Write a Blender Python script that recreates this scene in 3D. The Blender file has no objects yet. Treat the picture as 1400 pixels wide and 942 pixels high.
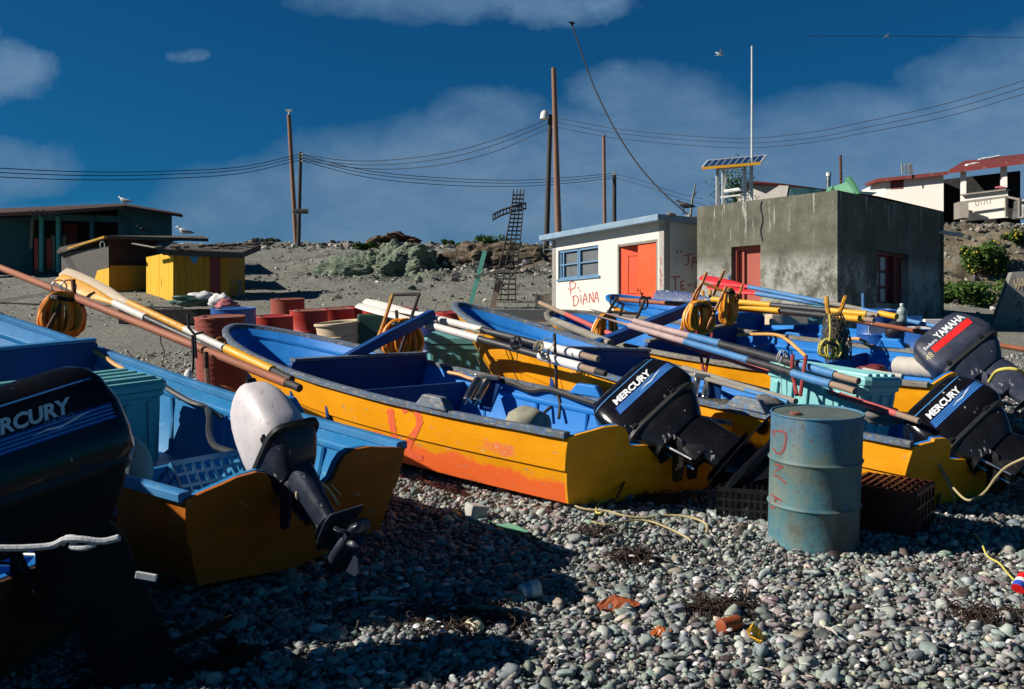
import bpy, bmesh, math, random
import numpy as np
from mathutils import Vector, Matrix
from mathutils.bvhtree import BVHTree
from mathutils import noise as mnoise
R=math.radians
random.seed(7); rng=np.random.default_rng(11)
F=1361.0; CX=700.0; CY=471.0; HC=1.94; SL=0.105
C=bpy.context.scene.collection
sc=bpy.context.scene
def W(px,py,D): return Vector(((px-CX)/F*D, D, HC-(py-CY)/F*D))
def gy(py): return HC/((py-CY)/F+SL)
# ------------------------------------------------------------------ materials
class N:
    def __init__(s,name):
        s.m=bpy.data.materials.new(name); s.m.use_nodes=True; s.t=s.m.node_tree; s.b=s.t.nodes['Principled BSDF']
        s.tc=s.t.nodes.new('ShaderNodeTexCoord')
    def n(s,typ,**k):
        x=s.t.nodes.new(typ)
        for a,v in k.items():
            if a in x.inputs.keys() if isinstance(a,str) else False: pass
            setattr(x,a,v)
        return x
    def l(s,a,b): s.t.links.new(a,b)
    def mapping(s,scale=(1,1,1),out='Object'):
        mp=s.n('ShaderNodeMapping'); mp.inputs['Scale'].default_value=scale; s.l(s.tc.outputs[out],mp.inputs['Vector']); return mp.outputs[0]
    def noise(s,scale=5,detail=6,rough=.6,vec=None,dist=0):
        x=s.n('ShaderNodeTexNoise'); x.inputs['Scale'].default_value=scale; x.inputs['Detail'].default_value=detail
        x.inputs['Roughness'].default_value=rough; x.inputs['Distortion'].default_value=dist
        s.l(vec if vec is not None else s.tc.outputs['Object'],x.inputs['Vector']); return x.outputs['Fac']
    def voro(s,scale=5,vec=None,feature='F1',out='Distance'):
        x=s.n('ShaderNodeTexVoronoi'); x.feature=feature; x.inputs['Scale'].default_value=scale
        s.l(vec if vec is not None else s.tc.outputs['Object'],x.inputs['Vector']); return x.outputs[out]
    def ramp(s,f,stops,interp='LINEAR'):
        x=s.n('ShaderNodeValToRGB'); x.color_ramp.interpolation=interp
        e=x.color_ramp.elements
        while len(e)<len(stops): e.new(.5)
        for i,(p,c) in enumerate(stops):
            e[i].position=p; e[i].color=(c[0],c[1],c[2],1) if hasattr(c,'__len__') else (c,c,c,1)
        s.l(f,x.inputs[0]); return x.outputs[0]
    def mix(s,f,a,b,bt='MIX'):
        x=s.n('ShaderNodeMix'); x.data_type='RGBA'; x.blend_type=bt; x.clamp_factor=True
        for v,i in ((f,0),(a,6),(b,7)):
            if hasattr(v,'is_linked') or hasattr(v,'links'): s.l(v,x.inputs[i])
            elif i==0: x.inputs[0].default_value=v
            else: x.inputs[i].default_value=(v[0],v[1],v[2],1)
        return x.outputs[2]
    def math(s,op,a,b=0.0):
        x=s.n('ShaderNodeMath'); x.operation=op
        for v,i in ((a,0),(b,1)):
            if hasattr(v,'links'): s.l(v,x.inputs[i])
            else: x.inputs[i].default_value=v
        return x.outputs[0]
    def bump(s,h,strength=.3,dist=.01):
        x=s.n('ShaderNodeBump'); x.inputs['Strength'].default_value=strength; x.inputs['Distance'].default_value=dist
        s.l(h,x.inputs['Height']); s.l(x.outputs[0],s.b.inputs['Normal']); return x
    def set(s,col=None,rough=None,metal=None,spec=None):
        if col is not None:
            if hasattr(col,'links'): s.l(col,s.b.inputs['Base Color'])
            else: s.b.inputs['Base Color'].default_value=(*col,1)
        if rough is not None:
            if hasattr(rough,'links'): s.l(rough,s.b.inputs['Roughness'])
            else: s.b.inputs['Roughness'].default_value=rough
        if metal is not None: s.b.inputs['Metallic'].default_value=metal
        if spec is not None: s.b.inputs['Specular IOR Level'].default_value=spec
        return s.m
def paint(name,col,chip=(.35,.3,.25),amt=.35,rough=.45,var=.25,scale=1.0,grain=(1,1,1),chip2=None,bump=.25,grime=(.12,.1,.08),gam=.35,spec=.5,post=None):
    """worn brush paint: tone changes, flakes showing another coat, grime"""
    n=N(name); v=n.mapping(grain)
    t=n.noise(2.2*scale,5,.6,v)
    dark=[c*(1-var) for c in col]; lite=[min(1,c*(1+var*.6)+.01*var) for c in col]
    c=n.ramp(t,[(.3,dark),(.7,lite)])
    g=n.noise(1.1*scale,8,.7,v); gf=n.ramp(g,[(.5,0),(.78,gam)]); c=n.mix(gf,c,grime)
    a=n.noise(9*scale,10,.75,v,.3); th=.70-.22*amt
    f=n.ramp(a,[(th,0),(th+.012,1)]); c=n.mix(f,c,chip)
    if chip2:
        a2=n.noise(14*scale,8,.7,n.mapping((grain[0]*1.3,grain[1],grain[2]*1.1))); f2=n.ramp(a2,[(th-.01,0),(th+.004,1)]); c=n.mix(f2,c,chip2)
    if post: c=post(n,c)
    n.set(c,n.ramp(g,[(.3,max(.05,rough-.12)),(.7,min(1,rough+.2))]),spec=spec)
    h=n.math('ADD',n.noise(40*scale,6,.6,v),n.math('MULTIPLY',f,-.6)); n.bump(h,bump,.006)
    return n.m
def plain(name,col,rough=.5,metal=0,bump=0,var=.15,spec=None,sc_=6):
    n=N(name); t=n.noise(sc_,5,.6)
    c=n.ramp(t,[(.3,[x*(1-var) for x in col]),(.7,[min(1,x*(1+var)) for x in col])])
    n.set(c,n.ramp(t,[(.3,max(.03,rough*.85)),(.7,min(1,rough*1.15))]),metal,spec)
    if bump: n.bump(n.noise(60,5,.6),bump,.004)
    return n.m
def keelwear(n,c):
    sx=n.n('ShaderNodeSeparateXYZ'); n.l(n.tc.outputs['Object'],sx.inputs[0])
    zz=n.math('ADD',sx.outputs[2],n.math('MULTIPLY',n.math('SUBTRACT',n.noise(5,9,.75,n.mapping((.5,1,1))),.5),.42))
    f=n.ramp(zz,[(.02,.9),(.085,0)]); c=n.mix(f,c,(.10,.085,.065))
    sc=n.noise(11,10,.8,n.mapping((.12,.6,1.6))); c=n.mix(n.ramp(sc,[(.63,0),(.66,.55)]),c,(.40,.26,.10)); c=n.mix(n.ramp(sc,[(.33,.6),(.36,0)]),c,(.30,.10,.01))
    return c
WOODC=(.30,.2,.12)
M={}
M['yellow']=paint('hull_yellow',(.90,.36,.004),(.42,.39,.33),.30,.45,.28,1.0,(1,1,2.2),grime=(.45,.20,.03),gam=.4,bump=.4,spec=.3,post=keelwear)
M['yellow_shade']=paint('hull_shade_yellow',(.40,.11,.008),(.40,.34,.26),.30,.5,.3,1.0,(1,1,2.2),grime=(.16,.07,.02),gam=.85,bump=.4,spec=.25,post=keelwear)  # hull yellow darkened: shade on the nearest boat put into the base colour
def hull_orange():
    n=N('hull_yellow_orange'); v=n.mapping((1,1,2.5))
    c=n.ramp(n.noise(2.2,6,.65,v),[(.3,(.80,.31,.004)),(.7,(.94,.39,.005))])
    sx=n.n('ShaderNodeSeparateXYZ'); n.l(n.tc.outputs['Object'],sx.inputs[0])
    w=n.math('MULTIPLY',n.math('SUBTRACT',n.noise(2.6,5,.65),.5),.34)
    z=n.math('ADD',sx.outputs[2],w)
    # orange band low on the side between x=.0 and x=2.3, its top edge rising aft
    top=n.math('ADD',.262,n.math('MULTIPLY',sx.outputs[0],.02))
    zf=n.math('MULTIPLY',n.math('SUBTRACT',top,z),22)
    xf_=n.math('MULTIPLY',n.math('SUBTRACT',2.35,sx.outputs[0]),14)
    f=n.math('MINIMUM',n.math('MAXIMUM',n.math('MINIMUM',zf,xf_),0),1)
    c=n.mix(n.math('MULTIPLY',f,.92),c,(.92,.14,.035))
    dx=n.math('MULTIPLY',n.math('SUBTRACT',sx.outputs[0],.62),1.9); dz=n.math('MULTIPLY',n.math('SUBTRACT',sx.outputs[2],.40),8.5)
    d=n.math('ADD',n.math('ADD',n.math('MULTIPLY',dx,dx),n.math('MULTIPLY',dz,dz)),n.math('MULTIPLY',n.noise(9,5,.7),1.6))
    c=n.mix(n.ramp(d,[(.80,.75),(1.15,0)]),c,(.82,.19,.09))
    a=n.noise(9,10,.75,v,.3); fl=n.ramp(a,[(.625,0),(.637,1)]); c=n.mix(fl,c,(.32,.28,.22))
    a2=n.noise(15,8,.7,v); f2=n.ramp(a2,[(.655,0),(.665,1)]); c=n.mix(f2,c,(.6,.58,.5))
    c=keelwear(n,c)
    n.set(c,.45,spec=.3); n.bump(n.math('ADD',n.noise(40,6,.6,v),n.math('MULTIPLY',fl,-.6)),.3,.006); return n.m
M['yellow_orange']=hull_orange()
M['blue']=paint('boat_blue',(.018,.20,.60),(.25,.30,.30),.12,.4,.22,1.0,grime=(.02,.06,.11),gam=.4,chip2=(.35,.37,.33),spec=.15)
M['blue_light']=paint('boat_light_blue',(.016,.20,.46),(.3,.3,.22),.2,.45,.25,1.0,grime=(.05,.1,.10),gam=.6,spec=.2,chip2=(.4,.42,.38))
M['blue_deep']=paint('boat_deep_blue',(.009,.055,.21),(.02,.03,.05),.28,.45,.3,1.0,grime=(.01,.02,.03),gam=.7,spec=.2)
M['rail']=paint('worn_rail',(.10,.115,.125),(.26,.235,.19),.75,.6,.4,3.5,(.45,1,1),chip2=(.05,.15,.33),gam=.8,grime=(.06,.045,.035))
M['rail_blue']=paint('blue_rail',(.03,.20,.45),(.30,.29,.24),.3,.5,.3,1.2,grime=(.05,.1,.1),gam=.5)
M['rail_grey']=paint('grey_rail',(.25,.235,.20),(.10,.12,.14),.5,.6,.4,3.5,(.45,1,1),chip2=(.04,.04,.04),gam=.6)
M['rubber']=plain('black_rubber',(.018,.018,.019),.5,bump=.2)
def gloss(name,col,rough):
    n=N(name); v=n.mapping((1,1,.55)); c=n.ramp(n.noise(5,6,.6),[(.3,[x*.7 for x in col]),(.7,[x*1.5 for x in col])])
    a=n.noise(19,8,.6,v); m_=n.noise(2.4,3,.5); f=n.math('MULTIPLY',n.ramp(a,[(.655,0),(.668,1)]),n.ramp(m_,[(.47,0),(.55,1)]))
    c=n.mix(f,c,(.38,.38,.36)); sc=n.noise(34,6,.7,n.mapping((.3,1,1.6))); c=n.mix(n.ramp(sc,[(.66,0),(.70,.35)]),c,(.12,.12,.12))
    n.set(c,n.ramp(n.noise(7,8,.7),[(.35,rough),(.65,rough*2.6)])); n.bump(n.noise(14,3,.5),.05,.004); return n.m
M['black_gloss']=gloss('motor_black',(.006,.006,.008),.09)
M['black_mid']=plain('motor_black_satin',(.012,.012,.014),.30,var=.3)
M['navy']=plain('motor_navy',(.028,.032,.055),.35,var=.2)
M['motor_blue_black']=plain('motor_blue_black',(.035,.045,.075),.30,var=.3)
M['motor_white']=paint('motor_white',(.62,.58,.60),(.45,.25,.25),.12,.5,.08,1.5,grime=(.42,.36,.38),gam=.5)
M['white_letter']=plain('white_letter',(.72,.74,.76),.4,var=.1)
M['red_letter']=plain('red_letter',(.75,.015,.015),.4,var=.05)
M['stripe']=plain('blue_stripe',(.06,.26,.60),.35)
M['stripe_deep']=plain('deep_blue_stripe',(.012,.035,.22),.3)
M['cream_letter']=plain('cream_letter',(.5,.40,.22),.5)
M['steel']=plain('steel',(.55,.53,.5),.25,1.0,bump=.1)
M['chrome_dull']=plain('dull_metal',(.35,.34,.33),.4,1.0)
M['rust_iron']=paint('rusty_iron',(.10,.045,.028),(.20,.07,.03),.6,.8,.3,3,bump=.5)
M['black_iron']=paint('black_iron',(.025,.02,.02),(.10,.05,.03),.4,.7,.3,3)
M['red_iron']=paint('red_iron',(.30,.02,.02),(.10,.05,.05),.5,.6,.3,3)
M['yellow_iron']=paint('yellow_iron',(.55,.25,.01),(.13,.06,.03),.6,.6,.3,3)
M['orange_iron']=paint('orange_iron',(.45,.16,.02),(.13,.05,.02),.6,.6,.3,3)
M['rust_wood']=paint('red_brown_pole',(.33,.105,.05),(.14,.08,.06),.3,.7,.3,1.5,(1,1,1))
M['raw_wood']=paint('raw_wood',(.30,.21,.15),(.10,.08,.07),.3,.8,.3,1.5,(1,1,1))
M['grey_wood']=paint('grey_weathered_wood',(.24,.22,.19),(.09,.08,.07),.4,.85,.3,2,(1,1,6))
M['oar_yellow']=paint('oar_yellow',(.70,.32,.01),(.05,.05,.06),.45,.5,.2,3,chip2=(.5,.48,.4))
M['oar_yellow2']=paint('oar_clean_yellow',(.72,.36,.01),(.25,.18,.1),.1,.5,.15,3)
M['oar_beige']=paint('oar_beige',(.50,.40,.29),(.25,.2,.15),.15,.6,.1,3)
M['oar_white']=paint('oar_white',(.66,.63,.58),(.10,.10,.12),.35,.5,.12,3,chip2=(.4,.34,.28))
M['oar_cleanwhite']=paint('oar_clean_white',(.72,.70,.68),(.3,.28,.25),.02,.4,.06,3)
M['oar_black']=paint('oar_black',(.022,.023,.03),(.25,.25,.25),.12,.5,.3,3)
M['oar_blue']=paint('oar_blue',(.05,.20,.44),(.40,.38,.32),.4,.5,.2,3,chip2=(.3,.2,.15))
M['oar_darkblue']=paint('oar_dark_blue',(.02,.05,.16),(.5,.48,.36),.55,.5,.2,3)
M['oar_pink']=paint('oar_pink',(.42,.30,.29),(.28,.07,.06),.45,.6,.2,3)
M['oar_red']=paint('oar_red',(.55,.012,.025),(.25,.02,.03),.12,.5,.15,3)
M['red_pole']=paint('red_pole',(.50,.09,.08),(.28,.22,.2),.4,.6,.2,3)
M['hose_orange']=plain('hose_orange',(.86,.26,.010),.45,var=.2)
M['hose_yellow']=plain('hose_yellow',(.80,.33,.02),.45,var=.2)
M['hose_tan']=plain('hose_tan',(.65,.33,.10),.5)
M['rope_yellow']=plain('rope_yellow',(.55,.48,.10),.8,bump=.4)
M['rope_tan']=plain('rope_tan',(.40,.33,.18),.9,bump=.4)
M['rope_white']=plain('rope_white',(.42,.43,.45),.95,bump=1.0,var=.3,sc_=60)
M['teal_plastic']=paint('teal_plastic',(.13,.36,.38),(.1,.2,.2),.05,.45,.12,1.5,grime=(.08,.16,.17),gam=.5)
M['aqua_plastic']=paint('aqua_plastic',(.22,.55,.55),(.1,.25,.25),.05,.45,.1,1.5,grime=(.15,.33,.33),gam=.5)
M['crate_blue']=plain('crate_blue',(.05,.24,.42),.4)
M['crate_red']=plain('crate_dark_red',(.06,.008,.008),.5)
M['drum_red']=paint('drum_red',(.42,.025,.015),(.12,.03,.02),.3,.5,.3,1.5,grime=(.14,.03,.02),gam=.7)
M['drum_rust']=paint('drum_rust',(.30,.05,.028),(.10,.035,.03),.5,.75,.3,2,(1,1,4),grime=(.10,.04,.03),gam=.8,bump=.5)
M['rust_lid']=paint('rust_lid',(.22,.085,.055),(.12,.05,.04),.5,.8,.3,2)
M['drum_blue']=paint('drum_blue',(.015,.09,.33),(.03,.05,.1),.1,.4,.2,1.5)
M['drum_navy']=paint('drum_navy',(.012,.025,.11),(.03,.03,.06),.1,.4,.2,1.5)
def drum_big():
    n=N('drum_faded_blue'); v=n.mapping((1,1,1)); g=n.noise(3.6,10,.75,v)
    sx=n.n('ShaderNodeSeparateXYZ'); n.l(n.tc.outputs['Object'],sx.inputs[0])
    c=n.ramp(g,[(.30,(.03,.12,.19)),(.46,(.075,.175,.20)),(.56,(.12,.17,.155)),(.68,(.17,.17,.13)),(.8,(.20,.17,.13))])
    c=n.mix(n.ramp(sx.outputs[2],[(.64,0),(.84,.7)]),c,(.03,.17,.34))
    lo=n.math('MULTIPLY',n.ramp(n.noise(2.6,8,.75,n.mapping((1,1,.8))),[(.48,0),(.60,.85)]),n.ramp(sx.outputs[2],[(.1,1),(.75,.35)]))
    c=n.mix(lo,c,(.075,.07,.055))
    st=n.ramp(n.noise(7,6,.6,n.mapping((1,1,.16))),[(.55,0),(.66,.5)]); c=n.mix(st,c,(.20,.215,.185))
    f=n.ramp(n.noise(24,9,.75,v),[(.585,0),(.62,.75)]); c=n.mix(f,c,(.13,.065,.04))
    n.set(c,n.ramp(g,[(.3,.45),(.7,.75)]),spec=.3); n.bump(n.noise(26,8,.7,v),.45,.006); return n.m
M['drum_big']=drum_big()
M['drum_top']=paint('drum_top',(.10,.13,.11),(.10,.06,.04),.5,.6,.3,3,chip2=(.05,.15,.22))
M['cream']=paint('cream_plastic',(.62,.50,.34),(.3,.22,.15),.1,.5,.12,2,grime=(.35,.27,.18))
M['green_dark']=plain('dark_green',(.02,.07,.05),.5)
M['stone']=paint('weight_stone',(.16,.15,.14),(.3,.28,.26),.4,.9,.3,3,bump=.8)
M['sack']=paint('sack',(.28,.27,.20),(.18,.18,.12),.4,.9,.25,3)
M['jug']=plain('jug',(.22,.27,.24),.5)
M['ribbed']=paint('ribbed_white',(.45,.42,.37),(.3,.28,.24),.2,.7,.12,3)
M['net']=plain('net',(.10,.085,.06),.9,bump=.5)
M['lead']=plain('lead_mark',(.38,.04,.03),.8,var=.3)
M['lead_dull']=plain('dull_red_mark',(.20,.045,.04),.8,var=.4,sc_=30)
def concrete():
    n=N('stained_concrete'); g=n.noise(1.3,9,.7); s=n.noise(3.5,8,.7,n.mapping((1,1,.35)))
    c=n.ramp(g,[(.3,(.065,.064,.048)),(.5,(.125,.123,.092)),(.7,(.20,.195,.155))])
    c=n.mix(n.ramp(s,[(.45,0),(.8,.6)]),c,(.055,.052,.045))
    sx=n.n('ShaderNodeSeparateXYZ'); n.l(n.tc.outputs['Object'],sx.inputs[0]); z=sx.outputs[2]
    w=n.noise(1.5,10,.82,n.mapping((1,1,.8))); low=n.ramp(n.math('MULTIPLY',z,.5),[(.0,1),(.80,.95),(.98,.0)])  # white rubbings low down
    f=n.math('MULTIPLY',low,n.ramp(w,[(.43,0),(.55,.85)])); c=n.mix(f,c,(.40,.40,.375))
    st=n.noise(9,7,.6,n.mapping((1,1,.12))); topf=n.ramp(z,[(2.3,0),(2.85,1)])
    z2=n.math('MULTIPLY',n.math('SUBTRACT',z,1.9),1.0)
    f2=n.math('MULTIPLY',n.ramp(z2,[(.0,0),(1.0,1)]),n.ramp(st,[(.60,0),(.66,.9)])); c=n.mix(f2,c,(.42,.41,.38))
    n.set(c,.9); n.bump(n.math('ADD',n.noise(12,9,.7),n.math('MULTIPLY',n.noise(3,4,.6),.8)),.5,.03); return n.m
M['concrete']=concrete()
M['concrete2']=paint('plain_concrete',(.22,.215,.20),(.10,.10,.09),.3,.9,.2,1,grime=(.1,.1,.09),gam=.5)
M['whitewash']=paint('whitewash',(.68,.64,.58),(.5,.42,.36),.12,.85,.05,.8,(1,1,.6),grime=(.45,.38,.33),gam=.3)
M['whitewash_side']=paint('whitewash_stained',(.62,.60,.58),(.3,.28,.27),.35,.85,.15,.8,(1,1,.5),grime=(.22,.2,.2),gam=.5)
M['roof_blue']=paint('roof_blue',(.20,.31,.42),(.12,.13,.13),.4,.7,.2,1.2,chip2=(.4,.38,.32))
M['frame_blue']=paint('frame_blue',(.17,.32,.50),(.3,.3,.3),.1,.6,.15)
M['door_orange']=paint('door_orange',(.82,.085,.012),(.5,.1,.05),.05,.5,.08)
M['door_salmon']=paint('door_salmon',(.42,.10,.07),(.25,.08,.06),.35,.75,.2,1.2,(1,1,.5))
M['dark_red_wood']=paint('dark_red_wood',(.16,.018,.02),(.08,.02,.02),.3,.6,.2)
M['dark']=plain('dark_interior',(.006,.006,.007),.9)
M['glass']=plain('window_glass',(.05,.06,.065),.08,var=.2)
M['curtain']=plain('curtain_grey',(.12,.13,.14),.5)
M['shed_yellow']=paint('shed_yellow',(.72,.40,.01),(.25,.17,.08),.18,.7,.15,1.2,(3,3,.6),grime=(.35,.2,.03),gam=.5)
M['shed_yellow_shade']=paint('shed_yellow_shade',(.42,.22,.012),(.15,.09,.04),.35,.8,.2,1.2,(3,3,.5),grime=(.12,.06,.02),gam=.7)  # darker copy of the shed yellow, shade put into the colour; chips are wear
M['tar']=paint('tar_roof',(.07,.06,.05),(.2,.17,.14),.5,.95,.3,2,bump=.8)
M['teal_wood']=paint('teal_wood',(.025,.11,.13),(.05,.07,.07),.2,.8,.25,1,(3,3,.5))
M['teal_post']=paint('teal_post',(.06,.33,.32),(.2,.25,.22),.2,.7,.2,2)
M['red_plank']=paint('red_plank',(.45,.07,.04),(.15,.06,.05),.3,.8,.2,2)
M['roof_red']=paint('roof_red',(.22,.028,.028),(.30,.22,.2),.35,.85,.25,.8,(1,1,1),grime=(.1,.03,.03),gam=.6)
M['pole_wood']=paint('pole_wood',(.26,.14,.09),(.12,.08,.06),.4,.85,.25,1,(4,4,.5))
M['pole_dark']=paint('pole_dark',(.05,.045,.04),(.02,.02,.02),.3,.85,.25,1,(4,4,.5))
M['wire']=plain('wire',(.02,.022,.03),.6)
M['cable']=plain('cable',(.012,.012,.015),.6)
M['white_metal']=plain('white_metal',(.62,.63,.62),.5)
M['mint']=paint('mint_wood',(.22,.68,.52),(.3,.3,.25),.15,.6,.15,2)
M['solar']=plain('solar_cells',(.012,.02,.06),.15)
M['green_paint']=paint('green_paint',(.08,.25,.14),(.1,.15,.1),.1,.6,.15,2)
M['clear_plastic']=plain('bottle_plastic',(.30,.36,.36),.12)
M['clear_cap']=plain('white_cap',(.7,.7,.7),.4)
M['gull_white']=plain('gull_white',(.72,.72,.72),.8)
M['gull_grey']=plain('gull_grey',(.25,.27,.30),.8)
M['crow']=plain('crow_black',(.01,.01,.012),.6)
M['leaf']=None
def leafmat(name,a,b):
    n=N(name); c=n.ramp(n.noise(7,4,.6),[(.35,a),(.65,b)]); n.set(c,.7,spec=.2); return n.m
M['leaf']=leafmat('leaf_green',(.03,.075,.015),(.085,.15,.03))
M['leaf_dry']=leafmat('leaf_dry',(.055,.05,.025),(.12,.10,.05))
M['flower']=plain('yellow_flower',(.6,.45,.02),.7)
M['seaweed']=plain('seaweed',(.03,.014,.007),.7)
M['rust_sheet']=plain('rust_sheet',(.28,.06,.012),.7,bump=.4)
M['paper']=plain('paper',(.65,.62,.55),.8,bump=.2)
M['pink_cloth']=plain('pink_cloth',(.42,.12,.14),.9)
M['white_bag']=plain('white_bag',(.62,.60,.60),.6)
M['foam']=plain('foam',(.40,.40,.37),.9,bump=.4)
M['green_strap']=plain('green_strap',(.07,.22,.13),.7,bump=.3)
M['amber']=plain('amber_plastic',(.42,.10,.015),.35)
M['fan_yellow']=plain('yellow_plastic',(.70,.38,.02),.5)
M['can_blue']=plain('can_blue',(.03,.08,.45),.4)
M['grass_dry']=plain('x',(.2,.2,.1),.9)
# ------------------------------------------------------------------ geometry
INV={}   # inverse world matrix of each thing's empty
class G:
    def __init__(s): s.v=[]; s.f=[]
    def add(s,v,f):
        o=len(s.v); s.v+=[Vector(p) for p in v]; s.f+=[tuple(i+o for i in q) for q in f]; return s
    def box(s,c,size,rot=None):
        rot=rot or Matrix.Identity(3); c=Vector(c); a,b,d=[x/2 for x in size]
        v=[c+rot@Vector((x*a,y*b,z*d)) for x in(-1,1) for y in(-1,1) for z in(-1,1)]
        return s.add(v,[(0,1,3,2),(4,6,7,5),(0,4,5,1),(2,3,7,6),(0,2,6,4),(1,5,7,3)])
    def beam(s,a,b,w,h,up=(0,0,1)):
        a=Vector(a);b=Vector(b);x=(b-a).normalized(); y=Vector(up).cross(x).normalized(); z=x.cross(y)
        return s.box((a+b)/2,((b-a).length,w,h),Matrix((x,y,z)).transposed())
    def tube(s,pts,r,n=8,closed=False,cap=True):
        pts=[Vector(p) for p in pts]; k=len(pts)
        rs=r if hasattr(r,'__len__') else [r]*k
        V=[];prev=None
        for i,p in enumerate(pts):
            if closed: t=(pts[(i+1)%k]-pts[i-1])
            else: t=pts[min(i+1,k-1)]-pts[max(i-1,0)]
            if t.length<1e-9: t=Vector((0,0,1))
            t.normalize()
            if prev is None:
                prev=t.orthogonal().normalized()
            u=(prev-t*prev.dot(t))
            if u.length<1e-6: u=t.orthogonal()
            u.normalize(); prev=u; w=t.cross(u)
            V+=[p+(u*math.cos(2*math.pi*j/n)+w*math.sin(2*math.pi*j/n))*rs[i] for j in range(n)]
        fs=[]
        for i in range(k if closed else k-1):
            a=i*n;b=((i+1)%k)*n
            fs+=[(a+j,a+(j+1)%n,b+(j+1)%n,b+j) for j in range(n)]
        if cap and not closed: fs+=[tuple(range(n-1,-1,-1)),tuple(range((k-1)*n,k*n))]
        return s.add(V,fs)
    def rings(s,rings,cap=(True,True),closed=True):
        n=len(rings[0]);V=[p for r in rings for p in r];fs=[]
        for i in range(len(rings)-1):
            a=i*n;b=a+n
            fs+=[(a+j,a+(j+1)%n,b+(j+1)%n,b+j) for j in range(n if closed else n-1)]
        if cap[0]: fs.append(tuple(range(n-1,-1,-1)))
        if cap[1]: fs.append(tuple(range((len(rings)-1)*n,len(rings)*n)))
        return s.add(V,fs)
    def lathe(s,prof,c=(0,0,0),n=32,rot=None,jit=None):
        c=Vector(c);rot=rot or Matrix.Identity(3)
        rr=[]
        for r,z in prof:
            ring=[]
            for j in range(n):
                a=2*math.pi*j/n; q=r*(1+(jit(a,z) if jit else 0)); ring.append(c+rot@Vector((q*math.cos(a),q*math.sin(a),z)))
            rr.append(ring)
        return s.rings(rr,(prof[0][0]>1e-4,prof[-1][0]>1e-4))
    def prism(s,poly,ext):
        """poly: list of 3D points, extruded by vector ext"""
        n=len(poly); poly=[Vector(p) for p in poly]; e=Vector(ext)
        V=poly+[p+e for p in poly]
        return s.add(V,[tuple(range(n-1,-1,-1)),tuple(range(n,2*n))]+[(i,(i+1)%n,n+(i+1)%n,n+i) for i in range(n)])
    def ball(s,c,r,n=12,m=8,rot=None,jit=0):
        c=Vector(c); r=r if hasattr(r,'__len__') else (r,r,r); rot=rot or Matrix.Identity(3); rr=[]
        for i in range(1,m):
            th=math.pi*i/m; ring=[]
            for j in range(n):
                a=2*math.pi*j/n; d=Vector((math.sin(th)*math.cos(a),math.sin(th)*math.sin(a),-math.cos(th)))
                k=1+(jit*mnoise.noise(d*1.7+c*3) if jit else 0)
                ring.append(c+rot@Vector((d.x*r[0]*k,d.y*r[1]*k,d.z*r[2]*k)))
            rr.append(ring)
        return s.rings(rr)
    def obj(s,name,mat,parent=None,smooth=False,bevel=0,sub=0,label=None):
        me=bpy.data.meshes.new(name)
        v=s.v
        if parent is not None and parent.name in INV:
            iv=INV[parent.name]; v=[iv@p for p in v]
        me.from_pydata([tuple(p) for p in v],[],s.f); me.validate()
        bm=bmesh.new(); bm.from_mesh(me); bmesh.ops.recalc_face_normals(bm,faces=bm.faces); bm.to_mesh(me); bm.free()
        if mat: me.materials.append(mat if not isinstance(mat,str) else M[mat])
        o=bpy.data.objects.new(name,me); C.objects.link(o)
        if parent is not None:
            o.parent=parent; INV[o.name]=INV.get(parent.name,Matrix.Identity(4))
        if smooth:
            me.polygons.foreach_set('use_smooth',[True]*len(me.polygons))
            if smooth!='all':
                try: me.set_sharp_from_angle(angle=R(38))
                except Exception: pass
        if bevel:
            b=o.modifiers.new('bevel','BEVEL'); b.width=bevel; b.segments=2; b.limit_method='ANGLE'
        if sub:
            b=o.modifiers.new('sub','SUBSURF'); b.levels=b.render_levels=sub
        if label: o['label']=label
        return o
    def bvh(s): return BVHTree.FromPolygons(s.v,s.f)
def tag(o,label,cat,group=None,kind=None):
    o['label']=label; o['category']=cat
    if group: o['group']=group
    if kind: o['kind']=kind
    return o
def struct(o,kind='structure'): o['kind']=kind; return o
def thing(name,label,cat,loc=(0,0,0),rot=None,group=None,mw=None):
    o=bpy.data.objects.new(name,None); C.objects.link(o); o.empty_display_size=.1
    mw=mw or (Matrix.Translation(Vector(loc)) @ (rot.to_4x4() if rot else Matrix.Identity(4)))
    o.matrix_world=mw; INV[o.name]=mw.inverted()
    return tag(o,label,cat,group)
def solo(g,name,mat,label,cat,group=None,origin=None,**k):
    """a thing that is one mesh; its origin put at its base"""
    if origin is None:
        xs=[p.x for p in g.v];ys=[p.y for p in g.v];zs=[p.z for p in g.v]; origin=Vector((sum(xs)/len(xs),sum(ys)/len(ys),min(zs)))
    origin=Vector(origin); g.v=[p-origin for p in g.v]
    o=g.obj(name,mat,None,**k); o.location=origin; return tag(o,label,cat,group)
def smoothpath(pts,n=6):
    """Catmull-Rom"""
    P=[Vector(p) for p in pts]; P=[P[0]*2-P[1]]+P+[P[-1]*2-P[-2]]; out=[]
    for i in range(1,len(P)-2):
        a,b,c,d=P[i-1:i+3]
        for k in range(n):
            t=k/n; out.append(.5*((2*b)+(c-a)*t+(2*a-5*b+4*c-d)*t*t+(3*b-a-3*c+d)*t**3))
    out.append(P[-2]); return out
def raypt(px,py,bvh,off=.003):
    o=Vector((0,0,HC)); d=(W(px,py,1)-o).normalized()
    h=bvh.ray_cast(o,d)
    return None if h[0] is None else h[0]-d*off
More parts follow.
